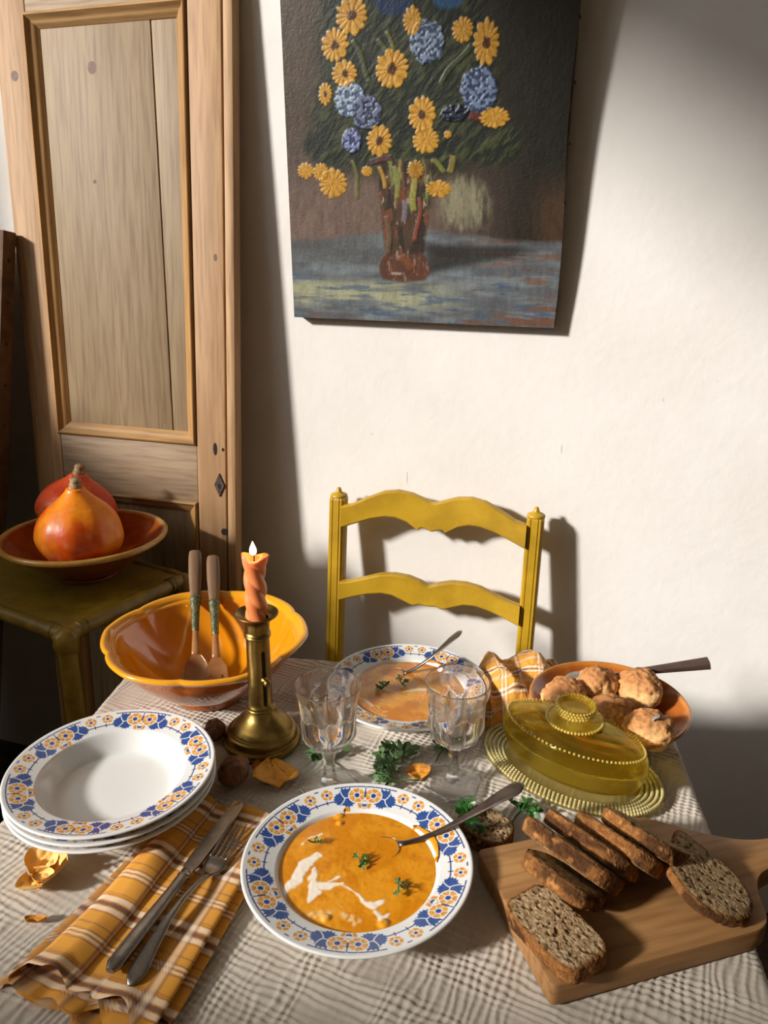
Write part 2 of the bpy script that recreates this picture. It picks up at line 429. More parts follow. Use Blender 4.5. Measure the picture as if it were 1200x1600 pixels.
# ------------------------------------------------------------------ leaning pine door
DB_Y = 1.51 - 0.07 * 1.95          # front face at floor level
door = empty('pine_door', (-1.035, DB_Y, 0.0), (-math.atan(0.07), 0, 0))
tag(door, 'old stripped pine door with recessed panels leaning against the white wall', 'door')
def dx(x, z):                      # world x -> door local x, sides drawn in slightly towards the foot
    return (x + 1.035) * (1 + 0.05 * (z - 1.25))
def dprism(name, quad, y0, y1, m, bevel=0.003, parent=door):
    return link(name, prism_mesh([(dx(x, z), z) for x, z in quad], y0, y1, bevel, 2, name, 'y'), m, parent)
TOP = 1.95
dprism('stile', [(-1.305, 0), (-1.228, 0), (-1.228, TOP), (-1.305, TOP)], 0, .03, MAT['pine_v'])
dprism('stile', [(-.868, 0), (-.797, 0), (-.797, TOP), (-.868, TOP)], 0, .03, MAT['pine_v'])
dprism('edge_bead', [(-.794, 0), (-.772, 0), (-.772, TOP), (-.794, TOP)], -.002, .03, MAT['pine_v'], .006)
dprism('rail', [(-1.228, 1.846), (-.868, 1.846), (-.868, TOP), (-1.228, TOP)], .0008, .03, MAT['pine_h'])
dprism('rail', [(-1.228, .86), (-.868, .86), (-.868, .995), (-1.228, .995)], .0008, .03, MAT['pine_h'])
dprism('rail', [(-1.228, 0), (-.868, 0), (-.868, .15), (-1.228, .15)], .0008, .03, MAT['pine_h'])
dprism('panel_board', [(-1.226, .99), (-.9355, .99), (-.9555, 1.85), (-1.226, 1.85)], .014, .026, MAT['pine_panel'], .0012)
dprism('panel_board', [(-.933, .99), (-.870, .99), (-.870, 1.85), (-.953, 1.85)], .0148, .026, MAT['pine_panel'], .0012)
dprism('panel_board', [(-1.226, .14), (-.870, .14), (-.870, .865), (-1.226, .865)], .016, .026, MAT['pine_panel'], .0012)
def moulding(x0, x1, z0, z1):
    """ogee moulding run round a panel opening, four mitred strips, each a part"""
    prof = [(0, .0), (.002, -.004), (.006, -.005), (.010, -.001), (.013, .003), (.018, .004), (.022, .008), (.028, .013), (.028, .0165)]
    def strip(a, b, ndir, m):
        pts = []
        for k, (P, sgn) in enumerate(((a, 1), (b, -1))):
            t = np.array(b, float) - np.array(a, float); t /= np.linalg.norm(t)
            for o, y in prof:
                q = np.array(P, float) + np.array(ndir) * o + t * sgn * o
                pts.append((dx(q[0], q[1]), y, q[1]))
        n = len(prof)
        F = [[i, i + 1, n + i + 1, n + i] for i in range(n - 1)]
        make('panel_moulding', pts, F, m, door, sharp=50)
    strip((x0, z0), (x0, z1), (1, 0), MAT['pine_mould'])
    strip((x1, z1), (x1, z0), (-1, 0), MAT['pine_mould'])
    strip((x0, z1), (x1, z1), (0, -1), MAT['pine_mould_h'])
    strip((x1, z0), (x0, z0), (0, 1), MAT['pine_mould_h'])
moulding(-1.234, -.868, .988, 1.850)
moulding(-1.234, -.868, .143, .862)
esc = link('keyhole_plate', prism_mesh([(0, .026), (.012, 0), (0, -.026), (-.012, 0)], -.0025, .0005, .0, 1, 'keyhole_plate', 'y'), MAT['iron'], door, (dx(-.812, .906), -.0005, .906))
esc['label'] = 'grey iron lozenge keyhole plate'
link('keyhole', prism_mesh([(.0035 * cos(a), .0035 * sin(a) - (.004 if sin(a) < -.5 else 0)) for a in np.linspace(0, 2 * pi, 14)[:-1]], -.0035, 0, 0, 1, 'keyhole', 'y'), MAT['hole'], esc)
for nm, x, z, rx, rz, m in (('bolt_hole', -.822, .985, .005, .014, 'hole'), ('bolt_hole', -.803, .985, .003, .004, 'hole'), ('bolt_hole', -.802, .80, .008, .008, 'hole'),
                            ('bolt_hole', -.788, 1.21, .006, .006, 'knot'), ('knot', -1.265, 1.735, .009, .010, 'knot'), ('knot', -1.09, 1.745, .010, .012, 'knot'),
                            ('knot', -.815, 1.38, .004, .007, 'knot'), ('knot', -1.10, 1.53, .004, .004, 'knot')):
    on_panel = -1.2 < x < -.88
    yy = .0138 if on_panel else -.0003
    link(nm, prism_mesh([(rx * cos(a), rz * sin(a)) for a in np.linspace(0, 2 * pi, 15)[:-1]], yy, yy + .004, 0, 1, nm, 'y'), MAT[m], door, (dx(x, z), 0, z))

# dark canvas standing behind the door at the left
lc = empty('leaning_canvas', (-1.585, 1.22, 0.0), (-math.atan(.17), radians(3), radians(-6)))
tag(lc, 'dark green canvas on brown stretcher leaning at left behind the pine door', 'canvas')
link('canvas_face', box_mesh(-.2, .165, -.004, .004, .02, 1.455, .002), MAT['canvas_back'], lc)
link('stretcher', box_mesh(.166, .19, -.004, .03, .0, 1.46, .002), MAT['stretcher'], lc)
link('stretcher', box_mesh(-.2, .165, .005, .03, 1.40, 1.455, .002), MAT['stretcher'], lc)
link('stretcher', box_mesh(-.2, .165, .005, .03, .0, .06, .002), MAT['stretcher'], lc)
for k in range(5):
    v_, f_ = ico(.004, 1); make('tack', v_, f_, MAT['iron'], lc, loc=(.191, .013, 1.40 - k * .09))

# ------------------------------------------------------------------ flower painting
def paint(X, Y):
    """colour (linear) and relief of the oil painting at canvas coordinates X,Y"""
    n1 = fbm(X / 40, Y / 90, seed=3); n2 = fbm(X / 6, Y / 22, seed=5, oct=3); n3 = fbm(X / 3, Y / 3, seed=8, oct=2)
    H = 0.3 * n3
    def c(h): return lin(h)
    def mixc(A, B, t): return A + (B - A) * t[..., None]
    one = np.ones(X.shape + (1,))
    base = mixc(c('#574838') * one, c('#2d2a20') * one, sstep(560, 860, X + 60 * (n1 - .5)))
    low = mixc(c('#79655a') * one, c('#3d342a') * one, sstep(620, 840, X))
    base = mixc(base, low, sstep(180, 330, Y + 50 * (n1 - .5)) * (1 - sstep(780, 850, X)))
    base = mixc(base, c('#8f8a70') * one, sstep(.5, 1, np.exp(-((X - 735) / 55) ** 2 - ((Y - 310) / 60) ** 2) * (0.6 + n2)) * .85)
    base = mixc(base, c('#5e4530') * one, sstep(820, 870, X) * sstep(240, 330, Y) * .7)
    base = base * (0.66 + 0.68 * n2)[..., None]
    # table
    edge = 362 + 8 * np.sin(X / 60) + 6 * (n1 - .5)
    tb = mixc(c('#63676a') * one, c('#7c8486') * one, sstep(.35, .7, fbm(X / 60, Y / 14, seed=11)))
    tb = mixc(tb, c('#a3a385') * one, sstep(430, 455, Y) * (1 - sstep(475, 498, Y)) * sstep(.38, .6, fbm(X / 80, Y / 12, seed=12)) * (1 - sstep(640, 760, X)))
    tb = mixc(tb, c('#4a637e') * one, sstep(.60, .74, fbm(X / 36, Y / 6, seed=13)) * sstep(410, 440, Y) * .7)
    tb = mixc(tb, c('#7b5a4a') * one, sstep(.56, .7, fbm(X / 50, Y / 8, seed=14)) * (sstep(700, 800, X) * .8 + sstep(485, 505, Y) * .6).clip(0, 1))
    tb = mixc(tb, c('#5c5a58') * one, (1 - sstep(385, 430, Y)) * (1 - sstep(560, 640, X)) * .7)
    shd = sstep(0, 14, Y - (430 - (X - 668) * .28)) * 0 + (sstep(664, 690, X) * (1 - sstep(-10, 8, Y - (428 - (X - 668) * .22))) * sstep(-8, 8, Y - 375) * (1 - sstep(800, 880, X)))
    tb = mixc(tb, c('#332a24') * one, shd.clip(0, 1) * .85)
    tb = tb * (0.75 + 0.5 * n2)[..., None]
    base = mixc(base, tb, sstep(-7, 7, Y - edge))
    # foliage mass
    fol = np.exp(-((X - 640) / 150) ** 4 - ((Y - 120) / 150) ** 4)
    fol = np.maximum(fol, np.exp(-((X - 770) / 60) ** 2 - ((Y - 215) / 40) ** 2)); fol = np.maximum(fol, np.exp(-((X - 525) / 50) ** 2 - ((Y - 215) / 35) ** 2))
    lf = .6 * fbm((X + .8 * Y) / 6, (Y - .8 * X) / 30, seed=21) + .4 * fbm((X - 1.2 * Y) / 26, (Y + 1.0 * X) / 7, seed=22)
    fcol = mixc(c('#262c20') * one, c('#4d5232') * one, sstep(.46, .66, lf))
    fcol = mixc(fcol, c('#6b6a35') * one, sstep(.70, .78, lf))
    base = mixc(base, fcol, sstep(.25, .6, fol * (0.7 + .6 * n1)))
    base = mixc(base, c('#1d3a5c') * one, sstep(.3, .6, np.exp(-((X - 625) / 30) ** 2 - ((Y - 8) / 22) ** 2) * (.6 + n2)))
    base = mixc(base, c('#2a5f8a') * one, sstep(.3, .6, np.exp(-((X - 712) / 28) ** 2 - ((Y - 2) / 24) ** 2) * (.6 + n2)) * .8)
    H += fol * lf * .8
    def stroke(x0, y0, x1, y1, w, h, a=.9):
        nonlocal base, H
        d = np.array([x1 - x0, y1 - y0], float); L = np.hypot(*d); d /= L
        s = (X - x0) * d[0] + (Y - y0) * d[1]; t = -(X - x0) * d[1] + (Y - y0) * d[0] + 3 * np.sin(s / 14)
        m = sstep(w, w * .5, np.abs(t)) * sstep(-2, 2, s) * sstep(L + 2, L - 2, s)
        base = mixc(base, c(h) * one * (0.7 + .6 * n3)[..., None], m * a); H = H + m * .5
    # vase
    cx = 645 + (Y - 240) * -.005
    hw = np.interp(Y, [235, 300, 392, 400, 412, 424, 436], [46, 41, 30, 36, 40, 39, 34])
    inv = sstep(3, -3, np.abs(X - cx) - hw) * sstep(236, 244, Y) * sstep(437, 430, Y - 6 * (1 - ((X - cx) / 40) ** 2))
    s = (X - cx) / hw
    vc = mixc(c('#59422f') * one, c('#3b2f24') * one, sstep(.4, .6, fbm(X / 9, Y / 40, seed=31)))
    vc = mixc(vc, c('#7a4a30') * one, sstep(.58, .70, fbm(X / 8, Y / 30, seed=32)))
    vc = mixc(vc, c('#7f8a4a') * one, sstep(.60, .70, fbm(X / 7, Y / 45, seed=33)) * sstep(330, 290, Y))
    vc = mixc(vc, c('#b09a86') * one, sstep(.66, .72, fbm(X / 5, Y / 18, seed=34)) * .8)
    vc = mixc(vc, c('#7d4a30') * one, sstep(385, 398, Y) * .5)
    base = mixc(base, vc, inv * .95); H = H + inv * .3
    for a in ((628, 250, 634, 300, 5, '#8b8a45'), (655, 246, 662, 320, 6, '#9a9648'), (645, 305, 641, 338, 5, '#7d7680'), (560, 240, 572, 300, 4, '#6d7038'),
              (604, 250, 612, 285, 4, '#b5902f'), (690, 240, 704, 262, 5, '#7d8038'), (616, 330, 622, 392, 5, '#6d5a40'), (668, 300, 664, 370, 4, '#8c4a34'),
              (640, 395, 655, 420, 9, '#80502e'), (625, 426, 640, 429, 3, '#a09080'), (745, 175, 770, 185, 9, '#6a2f22'), (600, 60, 625, 100, 5, '#555a30'),
              (700, 130, 745, 75, 5, '#4a5230'), (560, 60, 590, 120, 5, '#50552e'), (615, 50, 625, 80, 4, '#6a6a34'), (590, 244, 625, 238, 6, '#5f3a38'), (720, 235, 712, 260, 6, '#8a7a3a')):
        stroke(*a)
    # blue blooms
    for bx, by, rx, ry, h1, h2 in ((679, 69, 28, 32, '#7f8ea2', '#43546a'), (759, 139, 29, 34, '#73839f', '#3b4a66'), (556, 146, 26, 28, '#9aa9bb', '#55677f'),
                                   (584, 166, 25, 27, '#6d7690', '#40475e'), (559, 209, 17, 20, '#8088ab', '#464c74'), (722, 172, 22, 14, '#2b3346', '#1d2230')):
        q = np.hypot((X - bx) / rx, (Y - by) / ry) + .35 * (fbm(X / 7, Y / 7, seed=41) - .5)
        m = sstep(1.02, .90, q); fl = sstep(.38, .62, fbm(X / 4.2, Y / 4.2, seed=42, oct=2))
        base = mixc(base, mixc(c(h2) * one, c(h1) * one, fl), m); H = H + m * (.5 + fl)
    # yellow daisies
    for fx, fy, rx, ry, rot, hx in ((559, 25, 25, 27, .2, 1), (531, 65, 22, 24, .9, 1), (547, 107, 20, 20, .3, 1), (624, 104, 26, 28, .5, 1), (656, 38, 14, 20, .2, 0),
                                    (734, 55, 16, 18, .6, 0), (769, 74, 19, 32, .35, 1), (515, 136, 11, 17, .1, 1), (672, 172, 21, 26, .8, 1), (678, 211, 21, 20, .4, 0),
                                    (604, 210, 20, 24, .1, 1), (783, 180, 22, 15, .7, 0), (529, 276, 23, 24, .4, 0), (482, 255, 13, 13, .2, 0), (508, 257, 13, 14, .9, 0),
                                    (698, 286, 20, 13, .3, 0), (662, 255, 13, 14, .3, 2), (712, 203, 6, 6, 0, 0), (584, 257, 9, 8, .4, 0)):
        ex, ey = (X - fx) / rx, (Y - fy) / ry
        q = np.hypot(ex, ey); a = np.arctan2(ey, ex) + rot
        pet = np.abs(np.sin(a * 6.5 + 1.2 * np.sin(a * 2) + 1.5 * n1))
        rad = .80 + .24 * pet ** .7 + .12 * (n3 - .5)
        q = q + .16 * (fbm(X / 5, Y / 5, seed=46, oct=2) - .5)
        m = sstep(rad + .05, rad - .06, q)
        yc = mixc(c('#94681a') * one, c('#c09020') * one, sstep(.05, .70, pet * .45 + .75 * n3))
        yc = mixc(yc, c('#d2ac40') * one, sstep(.72, .95, pet * n3 * 1.5) * .7)
        if hx == 1: yc = mixc(yc, c('#5a3512') * one, sstep(.36, .22, q + .2 * (n3 - .5)))
        if hx == 2: yc = yc * .75
        base = mixc(base, yc, m); H = H + m * (.3 + .6 * pet * (1 - .4 * q))
    g_ = base.mean(-1, keepdims=True)
    base = (g_ + (base - g_) * .90)
    return np.clip(base ** 1.18 * 1.06, 0, 1), H

PLX0, PLX1, PRX0, PRX1 = 438, 463, 905, 868       # left/right canvas edge in the sketch at Y=0 and Y=495/515
pt = empty('flower_painting', (-.397, WALL_Y - .0245, 1.259), (math.atan(.062), radians(.4), 0))
tag(pt, 'unframed oil painting of yellow daisies and blue flowers in a brown vase', 'painting')
PW, PH = .531, .70
nu, nv = 360, 470
U, Vv = np.meshgrid(np.linspace(0, 1, nu), np.linspace(0, 1, nv), indexing='ij')
Yp = 510 - Vv * (PH * 510 / .555)
xl = 438 + .0505 * Yp; xr = 905 - .0718 * Yp
c_, h_ = paint(xl + U * (xr - xl), Yp)
V = np.stack([(U - .5) * PW + .003 * np.sin(Vv * 9) * U ** 6, -.001 - .0013 * h_.clip(0, 2), Vv * PH], -1).reshape(-1, 3)
make('painted_canvas', V, grid_faces(nu, nv), MAT['oil'], pt, col=c_.reshape(-1, 3))
fr = link('stretcher_frame', box_mesh(-PW / 2, PW / 2, 0.0, .022, 0, PH, .003), MAT['canvas_side'], pt)
fr['label'] = 'brown stained canvas edge'
for k in range(7):
    v_, f_ = ico(.003, 1); make('tack', v_, f_, MAT['iron'], pt, loc=(PW / 2 + .0005, .012, .03 + k * .095))

# ------------------------------------------------------------------ table and cloth
TROT = radians(10)
TC = (-.2402, .6686)
TWD, TDP, TOPZ = .813, .80, .7480
table = empty('dining_table', (TC[0], TC[1], 0), (0, 0, TROT))
tag(table, 'small wooden dining table hidden under the crinkled cream cloth', 'table')
link('table_top', box_mesh(-TWD / 2 + .004, TWD / 2 - .004, -TDP / 2 + .004, TDP / 2 - .004, TOPZ - .028, TOPZ - .001, .004), MAT['tablewood'], table)
link('apron', box_mesh(-TWD / 2 + .05, TWD / 2 - .05, -TDP / 2 + .05, TDP / 2 - .05, TOPZ - .10, TOPZ - .0285, .002), MAT['tablewood'], table)
for sx in (-1, 1):
    for sy in (-1, 1):
        leg = lathe([(.004, 0), (.018, 0), (.02, .01), (.021, .3), (.026, .5), (.028, .62), (.028, TOPZ - .1005), (.004, TOPZ - .1005)], 16)
        make('leg', *leg, MAT['tablewood'], table, loc=(sx * (TWD / 2 - .08), sy * (TDP / 2 - .08), 0), sharp=40)

def crinkle(s, t):
    a = radians(-18); x = s * cos(a) + t * sin(a); y = -s * sin(a) + t * cos(a)
    w1 = 8 * fbm(x * 20, y * 7, seed=51, oct=3) + 3.0 * fbm(x * 80, y * 40, seed=55, oct=2)
    w2 = 8 * fbm(x * 7, y * 20, seed=52, oct=3) + 3.0 * fbm(x * 40, y * 80, seed=56, oct=2)
    r1 = (.5 + .5 * np.cos(2 * pi * x / .0084 + 2.0 * w1)) ** 1.4
    r2 = (.5 + .5 * np.cos(2 * pi * y / .0078 + 2.0 * w2)) ** 1.4
    m1 = sstep(.34, .60, fbm(x * 30, y * 11, seed=57, oct=2)); m2 = sstep(.34, .60, fbm(x * 11, y * 30, seed=58, oct=2))
    big = fbm(x * 16, y * 20, seed=54, oct=2) - .5
    return .0012 * r1 * (.15 + .85 * m1) + .0013 * r2 * (.15 + .85 * m2) + .0024 * big
DROP = .21
def cloth_axis(half, n):
    d = np.concatenate([np.linspace(0, .03, 9)[1:], np.linspace(.03, DROP, 14)[1:]])
    return np.concatenate([-(half + d)[::-1], np.linspace(-half, half, n), half + d])
cs = cloth_axis(TWD / 2, 540); ct = cloth_axis(TDP / 2, 530)
Sg, Tg = np.meshgrid(cs, ct, indexing='ij')
hx, hy = TWD / 2, TDP / 2
ds = np.maximum(np.abs(Sg) - hx, 0); dt = np.maximum(np.abs(Tg) - hy, 0)
R0 = .010
def roll(d):
    ang = np.minimum(d / R0, pi / 2)
    out = R0 * np.sin(ang); dn = R0 * (1 - np.cos(ang)) + np.maximum(d - R0 * pi / 2, 0)
    return out, dn
os_, dns = roll(ds); ot_, dnt = roll(dt)
dn = np.maximum(dns, dnt)
fold = .012 * (dn / DROP) * (1 + np.sin(Tg * 26 + 1.3 * np.sin(Sg * 5)) * (ds > 0) + np.sin(Sg * 24 + .8) * (dt > 0))
X = np.sign(Sg) * (np.minimum(np.abs(Sg), hx) + os_ + np.where(ds > 0, fold, 0))
Y = np.sign(Tg) * (np.minimum(np.abs(Tg), hy) + ot_ + np.where(dt > 0, fold, 0))
Zc = crinkle(Sg, Tg)
Z = -dn + Zc
V = np.stack([X, Y, Z], -1).reshape(-1, 3)
cl = make('tablecloth', V, grid_faces(len(cs), len(ct)), MAT['cloth'], None, loc=(TC[0], TC[1], TOPZ + .001), rot=(0, 0, TROT))
tag(cl, 'cream crinkled muslin tablecloth covering the whole table', 'tablecloth')
TZ = TOPZ + .0045          # level on which things rest

# ------------------------------------------------------------------ mustard chair
ch = empty('ladderback_chair', (-.347, 1.492, 0.0))
tag(ch, 'mustard yellow ladder-back chair with two scalloped rails behind the table', 'chair')
def ypost(z): return np.interp(z, [0, .45, .90], [-.05, -.045, 0.0])
def loft(sec, zs, x, yf, sc=None):
    sec = np.asarray(sec); n = len(sec); V = []
    for i, z in enumerate(zs):
        k = 1 if sc is None else sc[i]
        V += [(x + px * k, float(yf(z)) + py * k, z) for px, py in sec]
    F = grid_faces(len(zs), n, False, True).tolist()
    F.append(list(range(n))[::-1]); F.append([(len(zs) - 1) * n + i for i in range(n)])
    return np.array(V), F
w_, d_ = .0165, .017
sec = [(-w_, -d_ + .004), (-w_ + .004, -d_), (-.0085, -d_), (-.0075, -d_ + .0022), (-.0065, -d_ - .0006), (.0065, -d_ - .0006), (.0075, -d_ + .0022), (.0085, -d_),
       (w_ - .004, -d_), (w_, -d_ + .004), (w_, -.006), (w_ - .0018, -.004), (w_, -.002), (w_, d_ - .003), (w_ - .003, d_), (-w_ + .003, d_), (-w_, d_ - .003)]
for sx in (-1, 1):
    v, f = loft(sec, [0, .2, .45, .6, .75, .884, .888], sx * .2115, ypost, [1, 1, 1, 1, 1, 1, .92])
    p = make('post', v, f, MAT['chair'], ch, smooth=False)
    fin = lathe([(.0001, .885), (.014, .885), (.0185, .8885), (.0185, .892), (.015, .8945), (.009, .897), (.006, .900), (.0055, .904), (.0035, .908), (.0001, .909)], 20)
    make('finial', *fin, MAT['chair'], p, loc=(sx * .2115, 0, 0), sharp=60)
def rail(zt, hgt, top, bot, y0, nm):
    sx = np.linspace(0, 1, 81)
    fold_ = np.where(sx > .5, 1 - sx, sx)
    zt_ = zt + np.interp(fold_, *top); zb = zt - hgt + np.interp(fold_, *bot)
    x = -.197 + .394 * sx; bow = .016 * (1 - (2 * sx - 1) ** 2)
    V = []; th = .010
    for i in range(81):
        y = y0 + bow[i]
        yy = lambda z: y + (z - zt) * .09
        V += [(x[i], yy(zb[i]) - th + .002, zb[i]), (x[i], yy(zb[i]) - th, zb[i] + .003), (x[i], yy(zt_[i]) - th, zt_[i] - .003), (x[i], yy(zt_[i]) - th + .003, zt_[i]),
              (x[i], yy(zt_[i]) + th - .002, zt_[i]), (x[i], yy(zb[i]) + th - .002, zb[i])]
    F = grid_faces(81, 6, False, True).tolist(); F.append([0, 1, 2, 3, 4, 5]); F.append([480 + k for k in range(6)][::-1])
    return make(nm, V, F, MAT['chair'], ch, sharp=35)
rail(.874, .047, ([0, .06, .13, .22, .30, .38, .45, .49, .5], [0, .006, .020, .036, .041, .037, .027, .021, .022]),
     ([0, .08, .16, .24, .30, .36, .405, .425, .44, .465, .5], [0, .012, .024, .031, .031, .024, .012, .008, .014, .013, .008]), -.018, 'top_rail')
rail(.705, .042, ([0, .06, .13, .22, .30, .38, .45, .49, .5], [0, .004, .012, .024, .028, .026, .018, .011, .010]),
     ([0, .08, .16, .24, .30, .36, .41, .43, .45, .5], [0, .011, .020, .025, .023, .014, .006, .006, .010, .008]), -.036, 'middle_rail')
link('seat', box_mesh(-.20, .20, -.43, -.065, .42, .448, .012, 3), MAT['rush'], ch)
for sx in (-1, 1):
    make('leg', *lathe([(.001, 0), (.015, 0), (.017, .02), (.018, .4), (.019, .45), (.001, .455)], 14), MAT['chair'], ch, loc=(sx * .205, -.43, 0), sharp=50)
    make('stretcher', *sweep([(sx * .207, -.415, .2), (sx * .21, -.24, .2), (sx * .211, -.068, .2)], .009, .009), MAT['chair'], ch)
make('stretcher', *sweep([(-.19, -.43, .25), (0, -.43, .25), (.19, -.43, .25)], .010, .010), MAT['chair'], ch)

# ------------------------------------------------------------------ olive side table at the left
SW, SD, SZ = .46, .32, .750
st = empty('side_table', (-1.0775, 1.1985, 0), (0, 0, radians(-13)))
tag(st, 'olive leather-wrapped side table at left carrying the shallow bowl of squashes', 'side table')
link('top_panel', box_mesh(-SW / 2 + .012, SW / 2 - .012, -SD / 2 + .012, SD / 2 - .012, SZ - .024, SZ - .003, .003), MAT['olive'], st)
tr = .0135
def bump_tube(a, b, r, nm):
    n = 30; P = np.linspace(a, b, n); rr = r * (1 + .03 * vn(np.linspace(0, 9, n), 0, seed=len(nm)))
    make(nm, *sweep(P, rr, rr, 16, (0, 0, 1) if abs(P[0, 2] - P[-1, 2]) < .1 else (0, 1, 0)), MAT['olive'], st)
xe, ye = SW / 2 - tr, SD / 2 - tr
bump_tube((-xe, -ye, SZ - tr), (xe, -ye, SZ - tr), tr, 'edge_tube')
bump_tube((-xe, ye, SZ - tr), (xe, ye, SZ - tr), tr, 'edge_tube')
bump_tube((-xe, -ye, SZ - tr), (-xe, ye, SZ - tr), tr, 'edge_tube')
bump_tube((xe, -ye, SZ - tr), (xe, ye, SZ - tr), tr, 'edge_tube')
for sx in (-1, 1):
    for sy in (-1, 1):
        bump_tube((sx * xe, sy * ye, 0), (sx * xe, sy * ye, SZ - tr - .01), .0165, 'leg')
        # leather binding wound round the corner joint
        v, f = ico(1, 3)
        n = v.copy()
        wr = 1 + .05 * np.sin(14 * v[:, 2] + 4 * v[:, 0]) + .04 * np.sin(11 * v[:, 0] - 7 * v[:, 1])
        v = v * np.array([.0225, .0225, .024]) * wr[:, None]
        v[:, 2] = np.where(v[:, 2] < 0, v[:, 2] * 2.0, v[:, 2] * .78)
        make('corner_binding', v, f, MAT['olive'], st, loc=(sx * (xe - .001), sy * (ye - .001), SZ - .0185))
        for a0, a1 in (((sx * (xe - .026), sy * ye, SZ - tr), (sx * (xe - .042), sy * ye, SZ - tr)), ((sx * xe, sy * (ye - .026), SZ - tr), (sx * xe, sy * (ye - .042), SZ - tr))):
            P = np.linspace(a0, a1, 9); q = np.linspace(0, 1, 9); rr = .0148 + .0012 * np.sin(q * 20)
            make('binding', *sweep(P, rr, rr, 14), MAT['olive'], st)

# ------------------------------------------------------------------ shallow bowl with two squashes
def stack_col(n, cols):
    return np.concatenate([np.repeat(np.asarray(c)[None], n, 0) for c in cols])
BX, BY = -1.022, 1.236
prof = [(.0005, .004), (.052, .004), (.056, 0), (.062, 0), (.063, .006), (.085, .020), (.115, .042), (.145, .066), (.154, .073), (.161, .076), (.1645, .081), (.1640, .0855), (.160, .0875),
        (.155, .0865), (.150, .082), (.143, .074), (.115, .051), (.085, .030), (.055, .017), (.03, .013), (.0005, .012)]
pf = catmull(prof, 4)
def tmod(R, Z, T): return R * (1 + .012 * np.sin(2 * T + .5))
v, f = lathe(pf, 96, tmod)
rr = np.repeat(pf[:, 0], 96); zz = np.repeat(pf[:, 1], 96); th = np.tile(np.arange(96) * 2 * pi / 96, len(pf))
idx = np.repeat(np.arange(len(pf)), 96) / len(pf)
cin, cout, crim = lin('#b5591d'), lin('#7a2e12'), lin('#d0a254')
t_in = (idx > .60)[:, None]
rimw = sstep(.0725, .077, zz) * sstep(.148, .156, rr) * np.clip(.65 + .7 * fbm(np.cos(th) * 5, np.sin(th) * 5, zz * 60, 61), 0, 1)
c = np.where(t_in, cin, cout) * (1 - rimw[:, None]) + crim * rimw[:, None]
sb = make('shallow_bowl', v, f, MAT['redglaze'], None, col=c, loc=(BX, BY, SZ + .0005))
tag(sb, 'shallow glazed earthenware bowl with worn yellow rim on the olive side table', 'bowl')
def squash(name, loc, rot, r, hgt, hue, label, seed):
    g = empty(name, loc, rot); tag(g, label, 'squash', 'red kuri squashes in the shallow bowl')
    P = catmull([(.0005, .012), (.02, .006), (.04, .001), (.062, .012), (.0755, .042), (.0745, .068), (.0655, .092), (.049, .113), (.031, .130), (.0195, .143), (.0150, .150), (.0005, .152)], 7)
    P[:, 0] *= r / .0755; P[:, 1] *= hgt / .152
    def m(R, Z, T):
        a = .018 * np.cos(9 * T + seed) + .012 * np.sin(4 * T + seed * 2)
        return R * (1 + a * np.clip(R / r, 0, 1) + .012 * (fbm(np.cos(T) * 3, np.sin(T) * 3, Z * 25, seed) - .5))
    v, f = lathe(P, 90, m)
    th = np.tile(np.arange(90) * 2 * pi / 90, len(P)); z = v[:, 2]
    n = fbm(v[:, 0] * 22, v[:, 1] * 22, z * 14, seed + 3)
    A, B = hue
    c = A + (B - A) * sstep(.35, .7, n + .25 * (z / hgt - .5))[:, None]
    streak = sstep(.80, .98, np.cos(9 * th + seed + 3.1) * .5 + .5) * sstep(.5, .7, fbm(th * 2, z * 30, seed=seed + 5)) * (1 - z / hgt)
    c = c + (lin('#f3a23c') - c) * (streak * .55)[:, None]
    pale = sstep(.70, .76, fbm(v[:, 0] * 60, v[:, 1] * 60, z * 60, seed + 9, 3)) * .4
    c = c + (lin('#d9a070') - c) * pale[:, None]
    make('flesh', v, f, MAT['pumpkin'], g, col=c)
    n_ = 9; q = np.linspace(0, 1, n_)
    path = np.stack([.003 * q ** 2, 0 * q, hgt - .004 + .021 * q], 1)
    rr = .0112 + .0016 * np.sin(q * 7) + np.where(q > .9, -.002, 0)
    v, f = sweep(path, rr, rr, 14, (0, 1, 0))
    v += .0012 * (np.stack([vn(v[:, 0] * 300, v[:, 1] * 300, v[:, 2] * 300, k) for k in (1, 2, 3)], 1) - .5) * 2
    make('stem', v, f, MAT['cork'], g)
    return g
squash('squash', (-.983, 1.175, SZ + .0600), (radians(-1), radians(1), .4), .081, .146, (lin('#e2590a'), lin('#f8961a')),
       'smooth orange kuri squash standing in front with corky stem', 1)
squash('squash', (-1.094, 1.300, SZ + .074), (radians(-2), radians(9), .2), .081, .118, (lin('#cf3a1c'), lin('#e25a30')),
       'redder kuri squash tilted behind the orange one in the shallow bowl', 4)

# ------------------------------------------------------------------ amber salad bowl with servers
AX, AY = -.549, .900
prof = [(.0005, .006), (.045, .006), (.050, 0), (.058, 0), (.060, .008), (.063, .012), (.085, .024), (.112, .046), (.132, .068), (.143, .084), (.150, .0925), (.1565, .0965), (.158, .0995), (.156, .1025),
        (.151, .1025), (.1445, .0985), (.142, .095), (.137, .092), (.130, .080), (.108, .053), (.080, .030), (.055, .018), (.03, .014), (.0005, .013)]
pf = catmull(prof, 4)
def lobes(T):
    u = (T * 6 / (2 * pi)) % 1.0
    b = np.abs(np.sin(pi * u)) ** .55
    return b - .6 + .18 * np.exp(-((u - .5) / .10) ** 2)
def amod(R, Z, T):
    k = sstep(.05, .10, Z)
    return R * (1 + .055 * k * lobes(T + .25))
v, f = lathe(pf, 180, amod)
zz = np.repeat(pf[:, 1], 180); idx = np.repeat(np.arange(len(pf)), 180) / len(pf)
cin, cout, crim = lin('#dd8a12'), lin('#c2661c'), lin('#eba01c')
